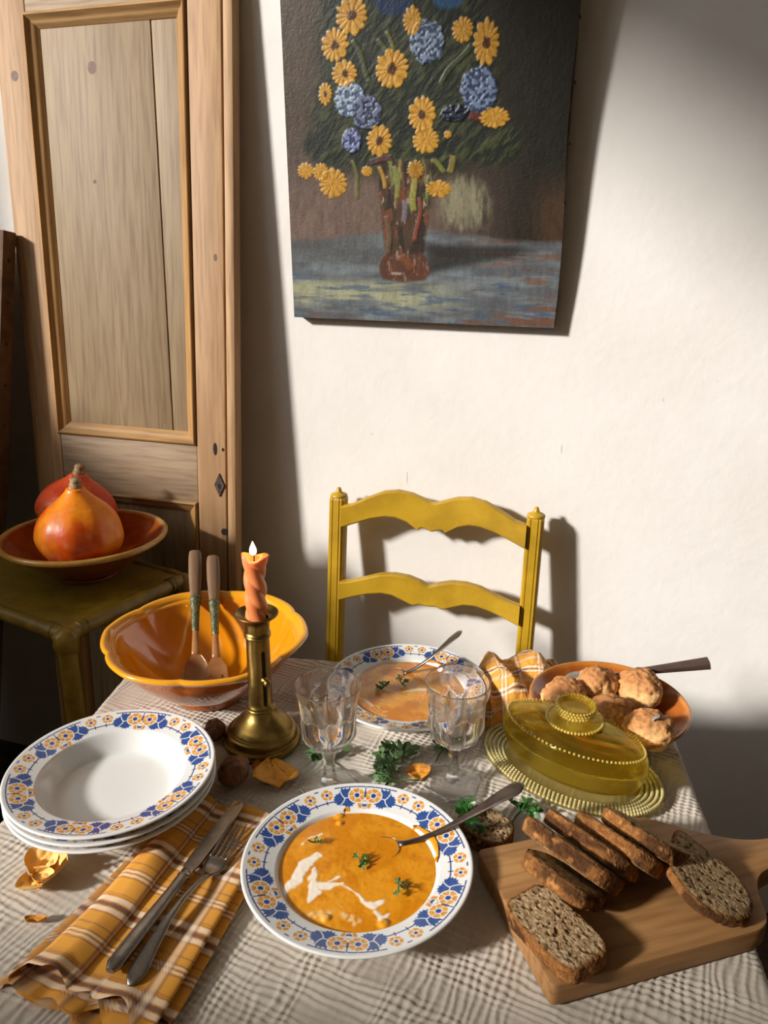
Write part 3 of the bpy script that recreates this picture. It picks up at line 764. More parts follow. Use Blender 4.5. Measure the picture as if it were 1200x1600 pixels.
c = np.where((idx > .62)[:, None], cin, cout); k = (sstep(.090, .098, zz))[:, None]; c = c * (1 - k) + crim * k
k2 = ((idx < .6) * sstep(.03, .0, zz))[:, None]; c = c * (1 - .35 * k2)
v[:, :2] *= .93
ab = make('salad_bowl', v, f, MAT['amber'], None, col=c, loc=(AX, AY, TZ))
tag(ab, 'large amber glazed salad bowl with scalloped rim on the table corner', 'bowl')
def server(kind, tip, end, roll_, label):
    tip, end = Vector(tip), Vector(end); d = (end - tip); L = d.length
    g = empty('salad_' + kind, tip); g.rotation_mode = 'QUATERNION'
    q = d.to_track_quat('Z', 'Y'); g.rotation_quaternion = q @ Euler((0, 0, roll_)).to_quaternion()
    tag(g, label, 'salad server', 'salad servers in the amber bowl')
    z = np.linspace(.64 * L, L, 16); q = np.linspace(0, 1, 16)
    hw = np.interp(q, [0, .1, .5, .9, 1], [.0075, .0085, .0108, .0108, .0098])
    P = np.stack([0 * z, 0 * z, z], 1)
    make('handle', *sweep(P, hw, hw * .8, 14, (0, 1, 0), power=2.6), MAT['horn'], g, sharp=60)
    z = np.linspace(.385 * L, .643 * L, 22); q = np.linspace(0, 1, 22)
    hw = np.interp(q, [0, .06, .12, .5, .74, .78, .84, .88, .94, 1], [.0050, .0062, .0056, .0066, .0075, .0090, .0076, .0088, .0092, .0080])
    P = np.stack([0 * z, 0 * z, z], 1)
    make('ferrule', *sweep(P, hw, hw * .85, 16, (0, 1, 0)), MAT['engraved'], g, sharp=60)
    z = np.linspace(.22 * L, .395 * L, 8)
    P = np.stack([0 * z, 0 * z, z], 1)
    make('neck', *sweep(P, np.linspace(.0065, .0046, 8), np.linspace(.003, .004, 8), 12, (0, 1, 0)), MAT['hornblade'], g)
    if kind == 'spoon':
        n = 18; z = np.linspace(0.0, .225 * L, n); q = np.linspace(0, 1, n)
        hw = .0215 * np.sqrt(np.clip(1 - (1.0 - np.minimum(q / .38, 1)) ** 2, 0.02, 1)) * np.interp(q, [0, .4, .75, 1], [1, 1, .75, .30])
        A = np.linspace(-1, 1, 13); V = []
        for side in (1, -1):
            for i in range(n):
                for a in A:
                    V.append((hw[i] * a, .0055 * (1 - a * a) * sin(pi * min(q[i] + .1, 1)) + side * .0011, z[i]))
        V = np.array(V); G = grid_faces(n, 13)
        F = G.tolist() + (G[:, ::-1] + n * 13).tolist()
        rimi = [i * 13 for i in range(n)] + [(n - 1) * 13 + j for j in range(1, 13)] + [i * 13 + 12 for i in range(n - 2, -1, -1)] + [j for j in range(11, 0, -1)]
        m_ = len(rimi)
        F += [[rimi[i], rimi[(i + 1) % m_], rimi[(i + 1) % m_] + n * 13, rimi[i] + n * 13] for i in range(m_)]
        make('bowl', V, F, MAT['hornblade'], g)
    else:
        out = [(-.0165, .0), (-.0165, .105 * L), (-.0150, .16 * L), (-.006, .225 * L), (.006, .225 * L), (.0150, .16 * L), (.0165, .105 * L), (.0165, 0), (.0125, 0), (.0105, .10 * L),
               (.0065, .10 * L), (.0050, -.002), (.0005, -.002), (-.0005, -.002), (-.0050, -.002), (-.0065, .10 * L), (-.0105, .10 * L), (-.0125, 0)]
        out = [(-.0165, .0), (-.0165, .105 * L), (-.0150, .16 * L), (-.006, .225 * L), (.006, .225 * L), (.0150, .16 * L), (.0165, .105 * L), (.0165, 0), (.0115, 0), (.0100, .10 * L), (.0068, .10 * L),
               (.0045, -.002), (-.0045, -.002), (-.0068, .10 * L), (-.0100, .10 * L), (-.0115, 0)]
        link('tines', prism_mesh(out, -.0015, .0015, 0, 1, 'tines', 'y'), MAT['hornblade'], g)
    return g
server('spoon', (-.553, .868, TZ + .0225), (-.668, 1.078, .897), pi, 'wooden-handled salad spoon, the left one in the amber bowl')
server('fork', (-.520, .872, TZ + .0225), (-.634, 1.078, .892), pi, 'wooden-handled salad fork, the right one in the amber bowl')

# ------------------------------------------------------------------ brass candlestick, candle
KX, KY = -.419, .812
cs_ = empty('candlestick', (KX, KY, TZ))
tag(cs_, 'tall aged brass candlestick with side slider knob and round stepped foot', 'candlestick')
foot = catmull([(.0005, .002), (.040, .002), (.046, 0), (.051, .0005), (.0525, .003), (.0520, .0075), (.0505, .0095), (.0480, .010), (.0472, .0125), (.0475, .0165), (.0465, .0195), (.0440, .0215), (.0415, .0225), (.0400, .0250),
                (.0350, .0310), (.0285, .0365), (.0230, .0420), (.0195, .0480), (.0180, .0520)], 4)
make('foot', *lathe(foot, 64), MAT['brass'], cs_, sharp=50)
colm = [(.0180, .0515), (.0192, .0525), (.0195, .0540), (.0188, .0553), (.0176, .0560), (.0178, .0580), (.0168, .0600), (.0160, .0640), (.0152, .1580), (.0160, .1590), (.0172, .1600), (.0174, .1620), (.0168, .1632), (.0174, .1645), (.0168, .1660),
        (.0158, .1675), (.0162, .1780), (.0175, .1815)]
make('column', *lathe(colm, 48), MAT['brass'], cs_, sharp=30)
pan = catmull([(.0175, .1812), (.0195, .1840), (.0240, .1880), (.0272, .1905), (.0282, .1918), (.0280, .1930), (.0268, .1928), (.0230, .1900), (.0180, .1868), (.0140, .1855), (.0138, .178), (.0005, .177)], 3)
make('drip_pan', *lathe(pan, 56), MAT['brass'], cs_, sharp=60)
ka = radians(-40)
e1, e2 = Vector((cos(ka), sin(ka), 0)), Vector((-sin(ka), cos(ka), 0))
V, F = [], []
n = 26
for i, z in enumerate(np.linspace(.062, .143, n)):
    hw_ = .0026 * (1 if 0 < i < n - 1 else .5); r_ = np.interp(z, [.064, .158], [.0160, .0152]) + .00035
    for a in (-hw_, 0, hw_):
        p = e1 * sqrt(r_ * r_ - a * a) + e2 * a; V.append((p.x, p.y, z))
make('slot', V, grid_faces(n, 3), MAT['hole'], cs_)
kv, kf = ico(.0052, 3)
make('slider_knob', kv, kf, MAT['brass'], cs_, loc=tuple(e1 * .0245 + Vector((0, 0, .101))))
make('knob_stem', *sweep([tuple(e1 * a + Vector((0, 0, .101))) for a in (.0150, .0165, .0185, .0200, .022)], [.005, .005, .003, .0026, .0026], [.005, .005, .003, .0026, .0026], 14), MAT['brass'], cs_)

cd = empty('candle', (KX, KY, TZ + .1790))
tag(cd, 'lit orange twisted candle stub burning in the brass candlestick', 'candle')
zs = np.linspace(0, .092, 60); nth = 64; th = np.arange(nth) * 2 * pi / nth
Zg, Tg_ = np.meshgrid(zs, th, indexing='ij')
ph = Tg_ * 1 + Zg * 2 * pi / .080
rb = .0134 * (1 + .0 * Zg)
Rr = rb * (1 + .26 * (np.abs(np.cos(1.5 * ph)) - .6)) * np.interp(Zg, [0, .010, .075, .092], [.98, 1.0, .98, 1.02])
flare = sstep(.078, .092, Zg)
Rr = Rr * (1 + flare * (.05 + .45 * np.exp(-((np.angle(np.exp(1j * (Tg_ - .25)))) / .55) ** 2)))
zz = Zg + flare * .004 * np.sin(Tg_ * 2 + 1) - flare * .004 * np.exp(-((np.angle(np.exp(1j * (Tg_ - .25)))) / .5) ** 2)
V = np.stack([Rr * np.cos(Tg_), Rr * np.sin(Tg_), zz], -1).reshape(-1, 3)
rows = [V]
for k, (s_, dz) in enumerate(((.86, .001), (.72, -.0035), (.45, -.006), (.02, -.0065))):
    top = V[-nth:].copy(); c0 = np.array([0, 0, .092]); q = top - c0; q[:, :2] *= s_; q[:, 2] = q[:, 2] * s_ + dz
    rows.append(q + c0)
V = np.vstack(rows); n = 64
F = grid_faces(n, nth, False, True)[:, ::-1].tolist(); F.append(list(range(nth))[::-1]); F = [list(q) for q in F]
make('wax', V, F, MAT['wax'], cd)
make('wick', *sweep([(0, 0, .085), (.0003, 0, .092), (.0012, 0, .099)], .0009, .0009, 8, (0, 1, 0)), MAT['wick'], cd)
v, f = lathe(catmull([(.0001, .0935), (.0030, .095), (.0044, .0985), (.0036, .1035), (.0018, .108), (.0001, .112)], 5), 20)
make('flame', v, f, MAT['flame'], cd, loc=(-.001, 0, 0))

# ------------------------------------------------------------------ patterned soup plates
def plate_colour(r, th):
    """glazed flower border; r in mm, theta rad -> linear rgb"""
    white = lin('#e6e5e1'); ora = lin('#e2a245'); ora2 = lin('#cf8a2e'); blu = lin('#345699'); blu2 = lin('#22377a')
    c = np.repeat(white[None], r.size, 0).reshape(r.shape + (3,)) * np.ones(r.shape + (1,))
    sec = pi / 3
    a = (th + 100 * sec + sec / 2) % sec - sec / 2; sgn = np.sign(a); a = np.abs(a)
    px, py = r * np.sin(a), r * np.cos(a)
    nz = vn(r * .9, th * 90, seed=71)
    def put(m, col): c[m] = col
    def dist(ang, rad): return px - rad * sin(ang), py - rad * cos(ang)
    # outer dashed line with ticks, missing by the small flowers
    arc = a * 112
    gap = (a > .33) & (a < .50)
    dash = (np.abs(r - 113.4) < .75) & (((arc % 9.6) > 1.1)) & ~gap
    put(dash, blu2)
    tick = (np.abs((arc + 4.8) % 9.6 - 4.8) < .75) & (r < 114.0) & (r > 108.8) & (a < .33)
    put(tick, blu2)
    put((np.abs(r - 113.4) < .75) & (a > .505), blu2)
    # inner line between leaf tips
    inl = (np.abs(r - 96.5) < .75) & (a > .335) & ~((np.abs(a - .455) < .008))
    put(inl, blu2)
    put((np.abs(r * np.sin(a - .455)) < .75) & (np.abs(r - 98.0) < 4.2), blu2)
    # leaves
    x, y = dist(.236, 99.0)
    x0, y0 = x, y
    rot = .45; lx, ly = x * cos(rot) - y * sin(rot), x * sin(rot) + y * cos(rot)
    ph = np.arctan2(ly, lx); q = np.hypot(lx, ly)
    rad = 12.6 * (.70 + .32 * np.abs(np.cos(1.5 * ph)) ** .7) + 2.0 * (np.abs(((ph * 10.5 / pi + .5) % 1) - .5) * 2 - .5)
    leaf = q < rad
    put(leaf, blu)
    put(leaf & (nz > .55), blu * .72)
    vein = np.zeros_like(leaf)
    for va in (pi / 3, pi, -pi / 3):
        along, across = lx * cos(va) + ly * sin(va), -lx * sin(va) + ly * cos(va)
        vein |= leaf & (along > 0) & (np.abs(across - .035 * along * along) < .62)
    put(vein, white)
    def flower(ang, rad, ro, rc, n, ph0, half=False):
        x, y = dist(ang, rad)
        q = np.hypot(x, y); p = np.arctan2(x, y) + ph0
        k = (p * n / (2 * pi)) % 1.0 - .5
        edge = ro * (1 - .10 * np.abs(k) * 2 - .08 * np.exp(-(k / .10) ** 2))
        put(q < ro + .8, white)
        pet = (q < edge) & (q > rc + 1.0) & (np.abs(k) * 2 * pi * q / n < pi * q / n - .42)
        put(pet, ora); put(pet & (vn(x * .5, y * .5, seed=72) > .6), ora2)
        if half: put((q < rc * 1.1) & (y < .1 * rc + .06 * x * x) & (y > -rc), blu)
        else:
            put(q < rc, blu); put(q < rc * .55, blu2)
    flower(0.0, 90.2, 8.2, 2.9, 5, 0, True)
    flower(.094, 102.0, 9.6, 3.0, 6, .3)
    flower(.427, 106.6, 7.2, 2.1, 5, .2)
    put((px < .5) & (r > 106) & (r < 113), blu2)
    put((px < 1.3 - .10 * np.abs(r - 104.5)) & (r > 99.5) & (r < 108), blu2)
    return c
UND = [(.0005, .002), (.054, .002), (.059, .0), (.0655, .0), (.0675, .0040), (.076, .0170), (.083, .0252), (.091, .0305), (.104, .0335), (.115, .0360), (.1182, .0371), (.1196, .0384), (.1194, .0396), (.1180, .0403)]
WELL = [(.0845, .0312), (.0815, .0280), (.077, .0215), (.071, .0125), (.0655, .0085), (.053, .0072), (.03, .0068), (.0005, .0066)]
def rim_z(r): return .0318 + (r - .0855) * .265
def plate_mesh(seg, nr, name):
    rr = np.linspace(.1168, .0855, nr)
    P = np.vstack([catmull(UND, 2), np.stack([rr, rim_z(rr)], 1), catmull(WELL, 3)])
    v, f = lathe(P, seg)
    c = np.repeat(lin('#e6e5e1')[None], len(v), 0)
    n0 = len(catmull(UND, 2)); sl = slice(n0 * seg, (n0 + nr) * seg)
    R = np.hypot(v[sl, 0], v[sl, 1]) * 1000; T = np.arctan2(v[sl, 1], v[sl, 0]); acc = 0
    for o1, o2 in ((-.17, -.001), (.17, .001), (-.17, .001), (.17, -.001)):
        acc = acc + plate_colour(R + o1, T + o2)
    c[sl] = acc / 4
    return mesh(v, f, col=c, name=name)
PLATE_HI = plate_mesh(1080, 62, 'soup_plate'); PLATE_LO = plate_mesh(256, 16, 'soup_plate_plain')
for k in (PLATE_HI, PLATE_LO): k.materials.append(MAT['china'])
def plate(me, x, y, z, rz, label, group=None):
    o = link('soup_plate', me, None, None, (x, y, z), (0, 0, rz)); tag(o, label, 'plate', group); return o
FX, FY = -.210, .606
GX, GY = -.252, .953
HX, HY = -.5275, .6370
plate(PLATE_HI, FX, FY, TZ, radians(17 + 90 - 3), 'white soup plate with blue and orange flower border holding soup in the foreground')
plate(PLATE_HI, GX, GY, TZ, radians(17 + 90 + 22), 'flower-bordered soup plate with soup at the back, before the yellow chair')
gp = 'stacked flower-bordered soup plates'
plate(PLATE_LO, HX, HY, TZ, .3, 'lowest soup plate of the stack of three at left', gp)
plate(PLATE_LO, HX + .0006, HY - .0004, TZ + .0090, .9, 'middle soup plate of the stack of three at left', gp)
plate(PLATE_HI, HX, HY, TZ + .0180, radians(17 + 90 - 3), 'empty flower-bordered soup plate topping the stack of three at left', gp)

# ------------------------------------------------------------------ soup
def soup(name, loc, colour, label, splash=None):
    nr, nt_ = 120, 300
    q = np.linspace(1, .004, nr); th = np.arange(nt_) * 2 * pi / nt_
    Q, T = np.meshgrid(q, th, indexing='ij')
    Rm = .0812 + 0 * T
    if splash:
        for a0, wd, ex in splash: Rm = Rm + ex * np.exp(-(np.angle(np.exp(1j * (T - a0))) / wd) ** 2)
    Rr = Q * Rm + .0006 * (vn(np.cos(T) * 6, np.sin(T) * 6, seed=91) - .5)
    X, Y = Rr * np.cos(T), Rr * np.sin(T)
    c, h = colour(X * 1000, Y * 1000)
    base = .0280 + .0010 * sstep(.075, .081, Rr) * 0
    Zz = np.where(Rr > .0835, np.where(Rr > .0855, rim_z(Rr), .0285 + (Rr - .0835) * 1.6) + .0012, base) + h
    top = np.stack([X, Y, Zz], -1).reshape(-1, 3)
    lowp = [(.0815, .0278), (.0772, .0226), (.0712, .0162), (.063, .0115), (.053, .0095), (.0005, .0088)]
    lo = []
    for k, (r_, z_) in enumerate(lowp):
        lo.append(np.stack([r_ * np.cos(th), r_ * np.sin(th), np.full(nt_, z_ + .0002)], 1))
    V = np.vstack([np.vstack(lo[::-1]), top])
    C = np.vstack([np.repeat(lin('#d98a18')[None], len(lowp) * nt_, 0), c.reshape(-1, 3)])
    o = make(name, V, grid_faces(nr + len(lowp), nt_, False, True)[:, ::-1], MAT['soup'], None, col=C, loc=loc)
    return tag(o, label, 'soup')
def seg_dist(X, Y, pts):
    d = np.full(X.shape, 1e9)
    for (x0, y0, w0), (x1, y1, w1) in zip(pts[:-1], pts[1:]):
        L2 = (x1 - x0) ** 2 + (y1 - y0) ** 2 + 1e-9
        t = np.clip(((X - x0) * (x1 - x0) + (Y - y0) * (y1 - y0)) / L2, 0, 1)
        d = np.minimum(d, np.hypot(X - x0 - t * (x1 - x0), Y - y0 - t * (y1 - y0)) - (w0 + t * (w1 - w0)))
    return d
def soup_front(X, Y):
    n = fbm(X / 16, Y / 16, seed=81); n2 = fbm(X / 5, Y / 5, seed=82)
    A, B, D = lin('#d98608'), lin('#e89a1c'), lin('#c47206')
    c = A + (B - A) * sstep(.4, .65, n)[..., None]; c = c + (D - c) * sstep(.55, .75, n2)[..., None] * .4
    wx, wy = X + 5 * (fbm(X / 9, Y / 9, seed=83) - .5), Y + 5 * (fbm(X / 9, Y / 9, seed=84) - .5)
    h = .0007 * (n2 - .5)
    d = np.full(X.shape, 1e9)
    for pts in ([(-46, 2, 3.5), (-53, -13, 6.5), (-54, -36, 6), (-58, -60, 2.5)], [(-49, 0, 3), (-42, 3, 1.5)], [(-58, -56, 1), (-66, -46, 1)],
                [(-42, -14, 1.4), (-38, -30, 4.5), (-31, -45, 7), (-31, -57, 2.5)], [(-33, -38, 6), (-20, -32, 4.5), (-8, -26, 1.8)], [(-20, -26, 1.6), (-13, -18, 2)],
                [(-10, -27, .8), (6, -32, 1), (15, -36, .9), (22, -42, 2.5), (32, -43, 4.5), (38, -36, 3)],
                [(-67, 12, .8), (-62, 25, .8), (-52, 33, .7)], [(36, -50, 2.5), (44, -55, 4), (48, -48, 1.5)]):
        d = np.minimum(d, seg_dist(wx, wy, pts))
    m = sstep(1.1, -1.3, d + 3.4 * (fbm(X / 6, Y / 6, seed=87) - .5)) * sstep(.22, .42, fbm(X / 5 + 9, Y / 9, seed=88))
    c = c + (lin('#fbeeda') - c) * m[..., None]; h = h + .0003 * m
    d2 = np.full(X.shape, 1e9)
    for pts in ([(-24, -72, 4), (-12, -68, 7), (-4, -60, 3)], [(8, -62, 5), (20, -66, 6)], [(-4, -50, .8), (6, -56, .8), (12, -62, 1)]): d2 = np.minimum(d2, seg_dist(wx, wy, pts))
    m2 = sstep(1.5, -3, d2) * sstep(.35, .6, fbm(X / 4, Y / 7, seed=86))
    c = c + (lin('#f2cf94') - c) * m2[..., None] * .85
    for lx, ly, lr in ((47, -60, 7), (-8, -71, 6), (-45, 66, 7), (-40, 55, 5)):
        g = sstep(1, .4, np.hypot(X - lx, Y - ly) / lr); h = h + .002 * g; c = c + (lin('#eeb23a') - c) * (g * .5)[..., None]
    return c, h
s1 = soup('soup', (FX, FY, TZ), soup_front, 'orange pumpkin soup with white cream streaks in the foreground plate', [(.72, .34, .0095), (2.05, .07, .005)])
def soup_back(X, Y):
    n = fbm(X / 20, Y / 20, seed=91)
    a = np.arctan2(Y, X); q = np.hypot(X + 8, Y)
    w = fbm(X / 26 + .02 * Y, Y / 15, seed=92, oct=3)
    A, B = lin('#c6761a'), lin('#dc9530')
    c = A + (B - A) * sstep(.38, .62, n)[..., None]
    sw = np.abs(np.sin(w * 24 + q / 13))
    c = c + (lin('#f0cd92') - c) * (sstep(.30, .05, sw) * sstep(.40, .6, fbm(X / 22, Y / 22, seed=93)))[..., None] * .8
    d = np.minimum(seg_dist(X + 5 * (w - .5), Y, [(-5, -8, 1.5), (14, 6, 4), (30, 10, 3), (46, 2, 2)]), seg_dist(X, Y + 6 * (w - .5), [(-62, -42, 1), (-50, -46, 2.5), (-36, -56, 1.5)]))
    c = c + (lin('#f7e3ba') - c) * sstep(2, -2, d)[..., None] * .85
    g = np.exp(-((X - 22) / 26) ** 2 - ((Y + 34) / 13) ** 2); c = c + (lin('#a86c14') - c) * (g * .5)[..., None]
    return c, .0006 * n
s2 = soup('soup', (GX, GY, TZ), soup_back, 'orange soup with swirled cream in the back plate', [(1.35, .2, .008)])

# ------------------------------------------------------------------ spoons
def spoon(tip, neck, end, m, label, sag=.012, wmax=.0105):
    """tip of the bowl, start of the handle (at the soup), end of the handle; world points"""
    tip, neck, end = (np.array(p, float) for p in (tip, neck, end))
    g = empty('soup_spoon', tuple(neck)); tag(g, label, 'spoon')
    q = np.linspace(0, 1, 26)
    P = neck + (end - neck) * q[:, None]
    P[:, 2] += -sag * np.sin(pi * q ** .8) * (1 - .35 * q) + .004 * np.maximum(0, q - .8) * -4
    P -= neck
    hw = np.interp(q, [0, .08, .3, .55, .8, .93, .98, 1], [.0042, .0034, .0032, .0048, .0088, wmax, wmax * .75, wmax * .25])
    tk = np.interp(q, [0, .1, .4, .9, 1], [.0018, .0022, .0020, .0014, .0010])
    h = make('handle', *sweep(P, hw, tk, 14), m, g)
    L = np.linalg.norm(tip - neck); n = 24; s = np.linspace(0, 1, n)
    hw = .0205 * np.sqrt(np.clip(1 - (2 * np.clip(s, .0, 1) ** 1.15 - 1) ** 2, 0, 1)) + np.interp(s, [0, .12, .3], [.0042, .002, 0]) + .0006
    A = np.linspace(-1, 1, 15); V = []
    dirv = (tip - neck) / L; side = np.cross(dirv, [0, 0, 1.]); side /= np.linalg.norm(side)
    for sd_ in (0, -1):
        for i in range(n):
            for a in A:
                V.append((dirv * L * s[i]) + side * hw[i] * a + np.array([0, 0, -.0065 * sin(pi * s[i]) * (1 - a * a) + sd_ * .0012]))
    V = np.array(V); G = grid_faces(n, 15); F = G.tolist() + (G[:, ::-1] + n * 15).tolist()
    ri = [i * 15 for i in range(n)] + [(n - 1) * 15 + j for j in range(1, 15)] + [i * 15 + 14 for i in range(n - 2, -1, -1)] + list(range(13, 0, -1)); mm = len(ri)
    F += [[ri[i], ri[(i + 1) % mm], ri[(i + 1) % mm] + n * 15, ri[i] + n * 15] for i in range(mm)]
    make('bowl', V, F, m, g)
spoon((-.238, .606, TZ + .0265), (-.178, .651, TZ + .0285), (-.0560, .7160, .842), MAT['tarnish'], 'tarnished soup spoon resting in the foreground plate of soup')
spoon((-.320, .976, TZ + .0265), (-.270, .998, TZ + .0290), (-.190, 1.028, .853), MAT['steel'], 'silver soup spoon resting in the back plate of soup', .010, .0095)

# ------------------------------------------------------------------ cut-glass goblets
NF = 10
def facet(T, n=NF, o=0.0):
    u = (T + o) % (2 * pi / n) - pi / n
    return cos(pi / n) / np.cos(u)
def goblet(x, y, rz, label):
    g = empty('wine_goblet', (x, y, TZ), (0, 0, rz)); tag(g, label, 'glass', 'cut-glass goblets')
    outer = catmull([(.0086, .0560), (.0125, .0580), (.0180, .0620), (.0255, .0690), (.0315, .0770), (.0340, .0850), (.0345, .0960), (.0347, .1080), (.0352, .1180), (.0362, .1270), (.0378, .1370), (.0392, .1450), (.0394, .1472), (.0386, .1480)], 4)
    inner = catmull([(.0378, .1474), (.0366, .1380), (.0350, .1280), (.0338, .1180), (.0330, .1080), (.0322, .0960), (.0310, .0860), (.0280, .0770), (.0220, .0700), (.0130, .0660), (.0005, .0650)], 4)
    P = np.vstack([[(.0005, .0560)], outer, inner]); no = len(outer) + 1
    seg = 160
    def m(R, Z, T):
        k = sstep(.1240, .1160, Z) * sstep(.0565, .064, Z)
        k = k * (np.arange(len(P)) < no)[:, None]
        cut = np.abs(np.cos(T * NF / 2))                     # 0 at flute edges
        deep = .15 * (1 - (1 - cut) ** 2) + .07 * np.exp(-((Z - .078) / .006) ** 2) * (1 - cut)
        arch = sstep(.1185 - .010 * cut, .1120 - .010 * cut, Z)
        return R * (1 - deep * k * arch) + .0028 * k * (1 - cut) * np.exp(-((Z - .0770) / .010) ** 2)
    v, f = lathe(P, seg, m)
    make('bowl', v, f, MAT['clear'], g, sharp=28)
    stem = np.array([(.0005, .0092), (.0125, .0092), (.0098, .0130), (.0084, .0180), (.0072, .0260), (.0068, .0360), (.0075, .0450), (.0092, .0520), (.0105, .0556), (.0005, .0556)])
    v, f = lathe(stem, 48, lambda R, Z, T: R * facet(T, 6))
    make('stem', v, f, MAT['clear'], g, sharp=20)
    ft = np.array([(.0005, .0002), (.0365, .0002), (.0376, .0012), (.0376, .0045), (.0366, .0055), (.0200, .0066), (.0130, .0088), (.0005, .0089)])
    v, f = lathe(ft, 96, lambda R, Z, T: R * (facet(T, 6) * np.clip(R / .02, 0, 1) + 1 - np.clip(R / .02, 0, 1)))
    make('foot', v, f, MAT['clear'], g, sharp=20)
goblet(-.296, .747, radians(24), 'empty cut-glass goblet with hexagonal foot nearer the candlestick')
goblet(-.150, .802, radians(29), 'empty cut-glass goblet with hexagonal foot nearer the yellow butter dish')

# ------------------------------------------------------------------ folded napkin, knife and fork
def plaid(u, v):
    """woven check; u across, v along, metres -> linear rgb"""
    c = np.repeat(lin('#dc9a3c')[None], u.size, 0).reshape(u.shape + (3,))
    pur, wht, brn = lin('#5a4250'), lin('#f3e3cc'), lin('#a4562c')
    def bands(t, lst, a):
        nonlocal c
        for pos, wd, col, al in lst:
            m = sstep(wd / 2 + .0004, wd / 2 - .0002, np.abs(t - pos)) * al * a
            c = c + (col - c) * m[..., None]
    P = .078
    t = (v + 10 * P) % P
    bands(t, [(.006, .0012, brn, .7), (.010, .0050, wht, .75), (.0165, .0050, pur, .85), (.0235, .0055, wht, .75), (.028, .0010, brn, .7), (.0305, .0010, pur, .5),
              (.050, .0009, pur, .8), (.053, .0022, wht, .6), (.0555, .0009, pur, .8), (.058, .0022, wht, .6), (.0605, .0009, pur, .8), (.069, .0012, pur, .6)], .92)
    t = (u + 10 * P) % P
    bands(t, [(.010, .0012, pur, .75), (.0125, .0018, wht, .5), (.0150, .0010, pur, .75), (.040, .0010, pur, .8), (.0425, .0022, wht, .55), (.045, .0010, pur, .8), (.0475, .0022, wht, .55), (.050, .0010, pur, .8)], .75)
    return c
# folded cross-section: (sideways, height, cloth arc) then extruded along the napkin with slight waviness
fold_pts = [(-.078, .0016), (-.040, .0018), (.000, .0018), (.045, .0018), (.066, .0020), (.0705, .0042), (.066, .0064), (.040, .0062), (.000, .0062), (-.030, .0064), (-.050, .0075), (-.0605, .0100), (-.0560, .0140), (-.046, .0160), (-.034, .0158), (-.026, .0135), (-.0245, .0105), (-.018, .0092),
            (.010, .0092), (.040, .0094), (.0585, .0096), (.0630, .0120), (.0585, .0144), (.040, .0142), (.016, .0140), (-.004, .0146)]
fp = catmull(fold_pts, 7); arc = np.concatenate([[0], np.cumsum(np.hypot(*np.diff(fp, axis=0).T))])
nl = 260; tv = np.linspace(0, 1, nl)
A_, T_ = np.meshgrid(np.arange(len(fp)), tv, indexing='ij')
fx, fz = fp[A_, 0], fp[A_, 1]
lay = arc[A_]
LEN = .262
yy = T_ * LEN
endw = .010 * np.sin(lay * 42 + .6) + .018 * sstep(.15, .0, lay) * -1 + .006 * np.sin(lay * 130)
yy = yy + (1 - T_) ** 2 * (endw - .004) + T_ ** 2 * .006 * np.sin(lay * 30)
narrow = 1 + .13 * (1 - T_) - .13 * T_
lift = .006 * np.exp(-((T_ - 0) / .06) ** 2) * np.abs(np.sin(lay * 60)) + .0022 * np.sin(yy * 38 + lay * 8) * (fz / .015) * (fx < .0)
ridge = .006 * np.exp(-((fx + .046) / .014) ** 2) * (fz > .008) * (.4 + .6 * np.sin(yy * 22 + .8) ** 2)
xx = fx * narrow + .005 * np.sin(yy * 12 + 1) * (fx < 0) - .012 * (1 - T_) * (fx < -.05)
zz_ = fz + np.maximum(lift, -.0005 * (fz > .003)) + ridge
V = np.stack([xx, yy, zz_], -1).reshape(-1, 3)
NR = radians(-2.0)
nap = make('folded_napkin', V, grid_faces(len(fp), nl), MAT['napkin'], None, col=plaid(lay + .004, yy + .006).reshape(-1, 3), loc=(-.3905, .405, TZ - .0008), rot=(0, 0, NR))
tag(nap, 'orange plaid cotton napkin folded under the knife and fork at front left', 'napkin')
NZ = TZ + .0150
def world_path(pts): return np.array(pts, float)
def knife():
    g = empty('dinner_knife', (-.3820, .53, NZ)); tag(g, 'silver dinner knife on the orange napkin, left of the fork', 'knife')
    o = np.array((-.3820, .53, NZ)); a = np.array((-.3835, .428, NZ + .0065)) - o; b = np.array((-.3770, .668, NZ + .0040)) - o
    d = (b - a); L = np.linalg.norm(d); d /= L
    q = np.linspace(0, 1, 18)
    P = a + d * (.118 * q)[:, None]
    hw = np.interp(q, [0, .04, .3, .85, .93, 1], [.004, .0078, .0082, .0056, .0062, .0056]); tk = np.interp(q, [0, .05, .3, .85, 1], [.003, .0048, .0048, .0036, .0042])
    make('handle', *sweep(P, hw, tk, 18, power=2.8), MAT['steel'], g, sharp=50)
    P = a + d * np.linspace(.117, .128, 6)[:, None]
    make('bolster', *sweep(P, [.0060, .0074, .0062, .0058, .0070, .0052], [.0040, .0048, .0036, .0034, .0034, .0022], 16), MAT['steel'], g, sharp=50)
    q = np.linspace(0, 1, 30); s = .127 + (L - .127) * q
    P = a + d * s[:, None]
    lo = np.interp(q, [0, .05, .2, .8, .93, 1], [.006, .0085, .0098, .0092, .006, .0008]); hi = np.interp(q, [0, .1, .8, .93, .98, 1], [.006, .0078, .0080, .0072, .004, .0008])
    sd_ = np.cross(d, [0, 0, 1.])
    V = []
    for i in range(30):
        for x_, z_ in ((-lo[i], 0), (0, .0009), (hi[i], .0012), (hi[i], -.0012), (0, -.0009)): V.append(P[i] + sd_ * x_ + np.array([0, 0, z_]))
    F = grid_faces(30, 5, False, True).tolist(); F += [[0, 1, 2, 3, 4], [149, 148, 147, 146, 145]]
    make('blade', V, F, MAT['steel'], g, sharp=30)
